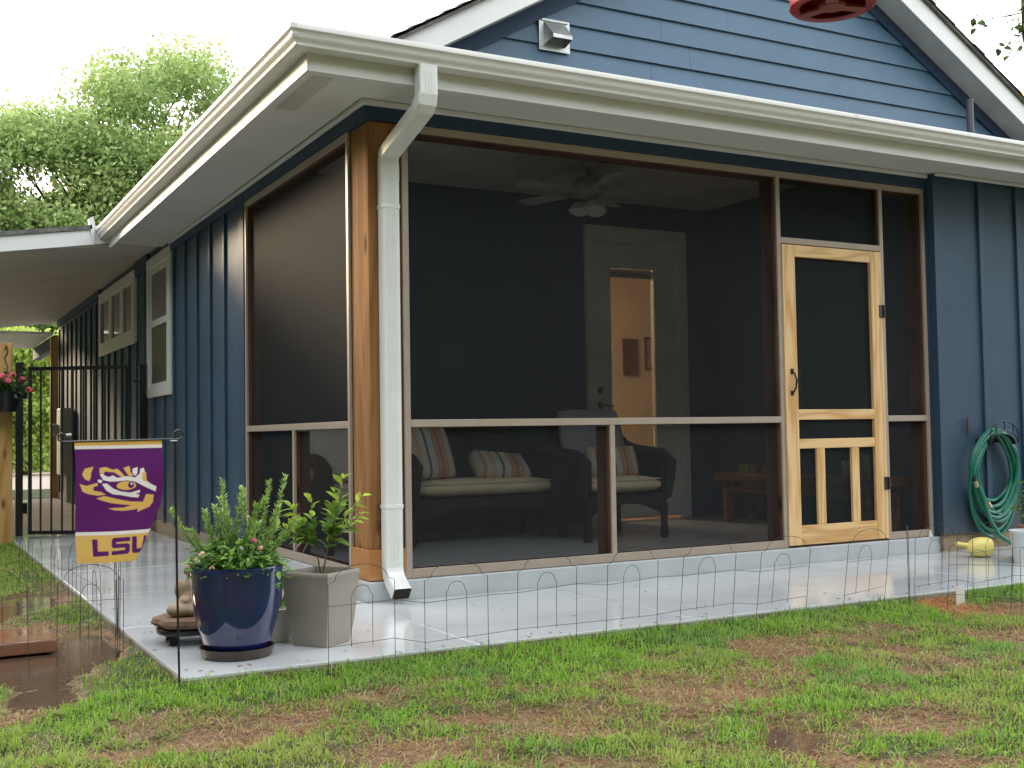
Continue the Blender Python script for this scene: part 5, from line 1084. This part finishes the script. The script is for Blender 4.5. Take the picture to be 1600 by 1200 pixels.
def lawnblades(n, x0, x1, y0, y1, seed, outside=.25):
    g = np.random.default_rng(seed); x = g.uniform(x0, x1, n); y = g.uniform(y0, y1, n); so = soilness(x, y); clump = fbm(x, y, 14, 44); pud = ellf(x, y, PUD[:3])
    keep = (g.random(n) < (1.0-so*.50)*np.clip(.25+1.5*(clump-.15), .12, 1)) & (infrustum(x, y) | (g.random(n) < outside)) & ~((x > -1.338) & (y > -1.437)) & (pud < .35) & ~((x < -1.62) & (y > -.30) & (y < .18))
    x, y, so, clump = x[keep], y[keep], so[keep], clump[keep]; n = len(x)
    edge = np.clip(1-(-1.44-y)/.42, 0, 1)*(y < -1.43)
    straw = (g.random(n) < np.clip(so*1.0-.05, 0, .90)) | (g.random(n) < .10*(1-edge)); yel = fbm(x, y, 3.2, 71)
    ln = np.where(straw, g.uniform(.022,.070,n), g.uniform(.020,.062,n)*(.75+.20*edge+.9*(clump-.45))*(1-.25*so)); lean = np.where(straw, g.uniform(.8,1.5,n), np.abs(g.normal(.62,.48,n)))
    k = g.random(n)[:, None]; gr = np.array([.15,.34,.030])*(1-k)+np.array([.42,.64,.10])*k; yg = np.array([.40,.46,.10])*(1-k)+np.array([.55,.58,.18])*k
    yk = np.clip((yel-.42)*2.5, 0, .85)[:, None]*(1-edge[:, None]); gr = gr*(1-yk)+yg*yk; bl = np.clip((fbm(x, y, 2.2, 91)-.55)*2.5, 0, .5)[:, None]; gr = gr*(1-bl)+np.array([.20,.38,.13])*bl
    st_ = np.array([.36,.22,.11])*(1-k)+np.array([.66,.51,.29])*k; rd = (g.random(n) < .35)[:, None]; st_ = np.where(rd, st_*np.array([.75,.55,.5]), st_)
    col = np.where(straw[:, None], st_, gr); return blades(x, y, ln, np.minimum(lean, 1.52), col, np.where(straw, g.uniform(.0026,.0048,n), g.uniform(.0030,.0056,n)), seed+1)
def extra(n, tall, seed):
    g = np.random.default_rng(seed); x = g.uniform(-3.0, 4.4, n); y = g.uniform(-4.2, -1.46, n); k_ = infrustum(x, y) & (ellf(x, y, PUD) < .3); x, y = x[k_], y[k_]; n = len(x); k = g.random(n)[:, None]
    if tall: return blades(x, y, g.uniform(.06,.11,n), np.abs(g.normal(.5,.35,n)), np.array([.24,.40,.06])*(1-k)+np.array([.55,.58,.22])*k, g.uniform(.0025,.004,n), seed)
    return blades(x, y, g.uniform(.025,.08,n), g.uniform(1.05,1.5,n), np.array([.20,.13,.07])*(1-k)+np.array([.55,.42,.22])*k, g.uniform(.002,.004,n), seed)
parts_ = [extra(28000, False, 201), extra(900, True, 203), lawnblades(300000, -3.2, 4.6, -4.4, -1.40, 101), lawnblades(70000, -3.0, -1.30, -1.45, 6.0, 103)]
Vs, Qs, Ts, Cc = [], [], [], []; off = 0
for V, (q, t3), c in parts_: Vs.append(V); Qs.append(q+off); Ts.append(t3+off); Cc.append(c); off += len(V)
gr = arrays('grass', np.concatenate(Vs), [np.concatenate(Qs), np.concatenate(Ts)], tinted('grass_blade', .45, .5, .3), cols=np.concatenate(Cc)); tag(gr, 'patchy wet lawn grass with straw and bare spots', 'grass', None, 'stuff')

# parked car on the street
cc = thing('parked_car', (3.6,49,GZ), 'dark car parked on the street beyond the gate', 'car'); CB = mat('dark_car_paint', (.015,.017,.022), .2, .5, .1, 3)
bx = 1.4; prof = [(0,.35),(.05,.62),(.25,.78),(1.05,.88),(1.65,1.36),(2.0,1.44),(3.1,1.42),(3.75,1.0),(4.4,.92),(4.5,.7),(4.5,.35),(3.95,.3),(.6,.3)]
MB().prism([(bx+a, GZ+z) for a, z in prof], 48.1, 49.9).build('body', CB, cc, bevel=.05)
MB().prism([(bx+a, GZ+z) for a, z in [(1.22,.93),(1.72,1.32),(2.25,1.37),(2.25,.95)]], 48.085, 48.12).build('window', GLASS, cc); MB().prism([(bx+a, GZ+z) for a, z in [(2.33,.95),(2.33,1.37),(3.05,1.35),(3.5,1.0)]], 48.085, 48.12).build('window', GLASS, cc)
for xx in (.85,3.6):
    for yy in (48.08,49.74): wv = MB().tube([(bx+xx,yy,GZ+.32),(bx+xx,yy+.2,GZ+.32)], .32, 20).build('wheel', BLACKP, cc, smooth=True); MB().tube([(bx+xx,yy-.01,GZ+.32),(bx+xx,yy+.01,GZ+.32)], .2, 16).build('rim', ALU, wv)
MB().box(bx+.02, bx+.2, 48.15, 48.45, GZ+.62, GZ+.72).build('headlight', POTW, cc); MB().box(bx+4.38, bx+4.49, 48.12, 48.4, GZ+.72, GZ+.88).build('tail_light', REDP, cc)

# unseen trees added behind the camera and to the left, to darken the walls
def shadebelt(path, n, seed, h0, h1):
    g = np.random.default_rng(seed); P_ = np.array(path, float); k = g.uniform(0, len(path)-1.001, n); i = k.astype(int); f_ = (k-i)[:, None]; p = P_[i]*(1-f_)+P_[i+1]*f_
    p = p+g.normal(size=(n,2))*.8; top = h0+(h1-h0)*vnoise(p[:,0], p[:,1], .35, seed); z = GZ+top*g.random(n)**.8
    return np.stack([p[:,0], p[:,1], z], 1)
C = np.concatenate([shadebelt([(-9.5,5),(-10.0,-4),(-9,-11),(-2,-13.5),(6,-13.5),(13,-10)], 36000, 77, 6.0, 9.5), shadebelt([(-9.5,5),(-12,14),(-13,24),(-11,34),(-5,36)], 24000, 78, 4.0, 6.2)])
K = nrg.random(len(C))[:, None]
belt = quadleaves('added_shade_belt', C, nrg.uniform(.35,.6,len(C)), np.array([.08,.15,.04])*(1-K)+np.array([.20,.30,.08])*K, tinted('shade_belt_leaf', .6, 0, .2), None, 5)
tag(belt, 'belt of unseen trees added behind the viewer and to the left to shade the walls', 'trees', None, 'stuff')

lm = MB()
for _ in range(150):
    if rnd.random() < .6: x_, y_ = rnd.uniform(-1.3, 3.5), -1.43+abs(rnd.gauss(0,.10))
    else: x_, y_ = rnd.uniform(-1.3, 2.5), rnd.uniform(-1.4,-.1)
    if rnd.random() < .2: x_, y_ = -1.32+abs(rnd.gauss(0,.1)), rnd.uniform(-1.4, 4)
    a = rnd.uniform(0, 6.28); l_ = rnd.uniform(.004,.016); d_ = Vector((math.cos(a), math.sin(a), 0))*l_; e_ = Vector((-math.sin(a), math.cos(a), 0))*l_*rnd.uniform(.15,.4); c_ = Vector((x_, y_, -.1092))
    lm.add([c_-d_, c_+e_+Vector((0,0,.003)), c_+d_, c_-e_], [(0,1,2,3)])
tag(lm.build('lawn_clippings', mat('dry_clipping', (.16,.12,.05), .8, .1, .5, 30), fix=False), 'dry grass clippings and grit scattered on the patio edge', 'clippings', None, 'stuff')
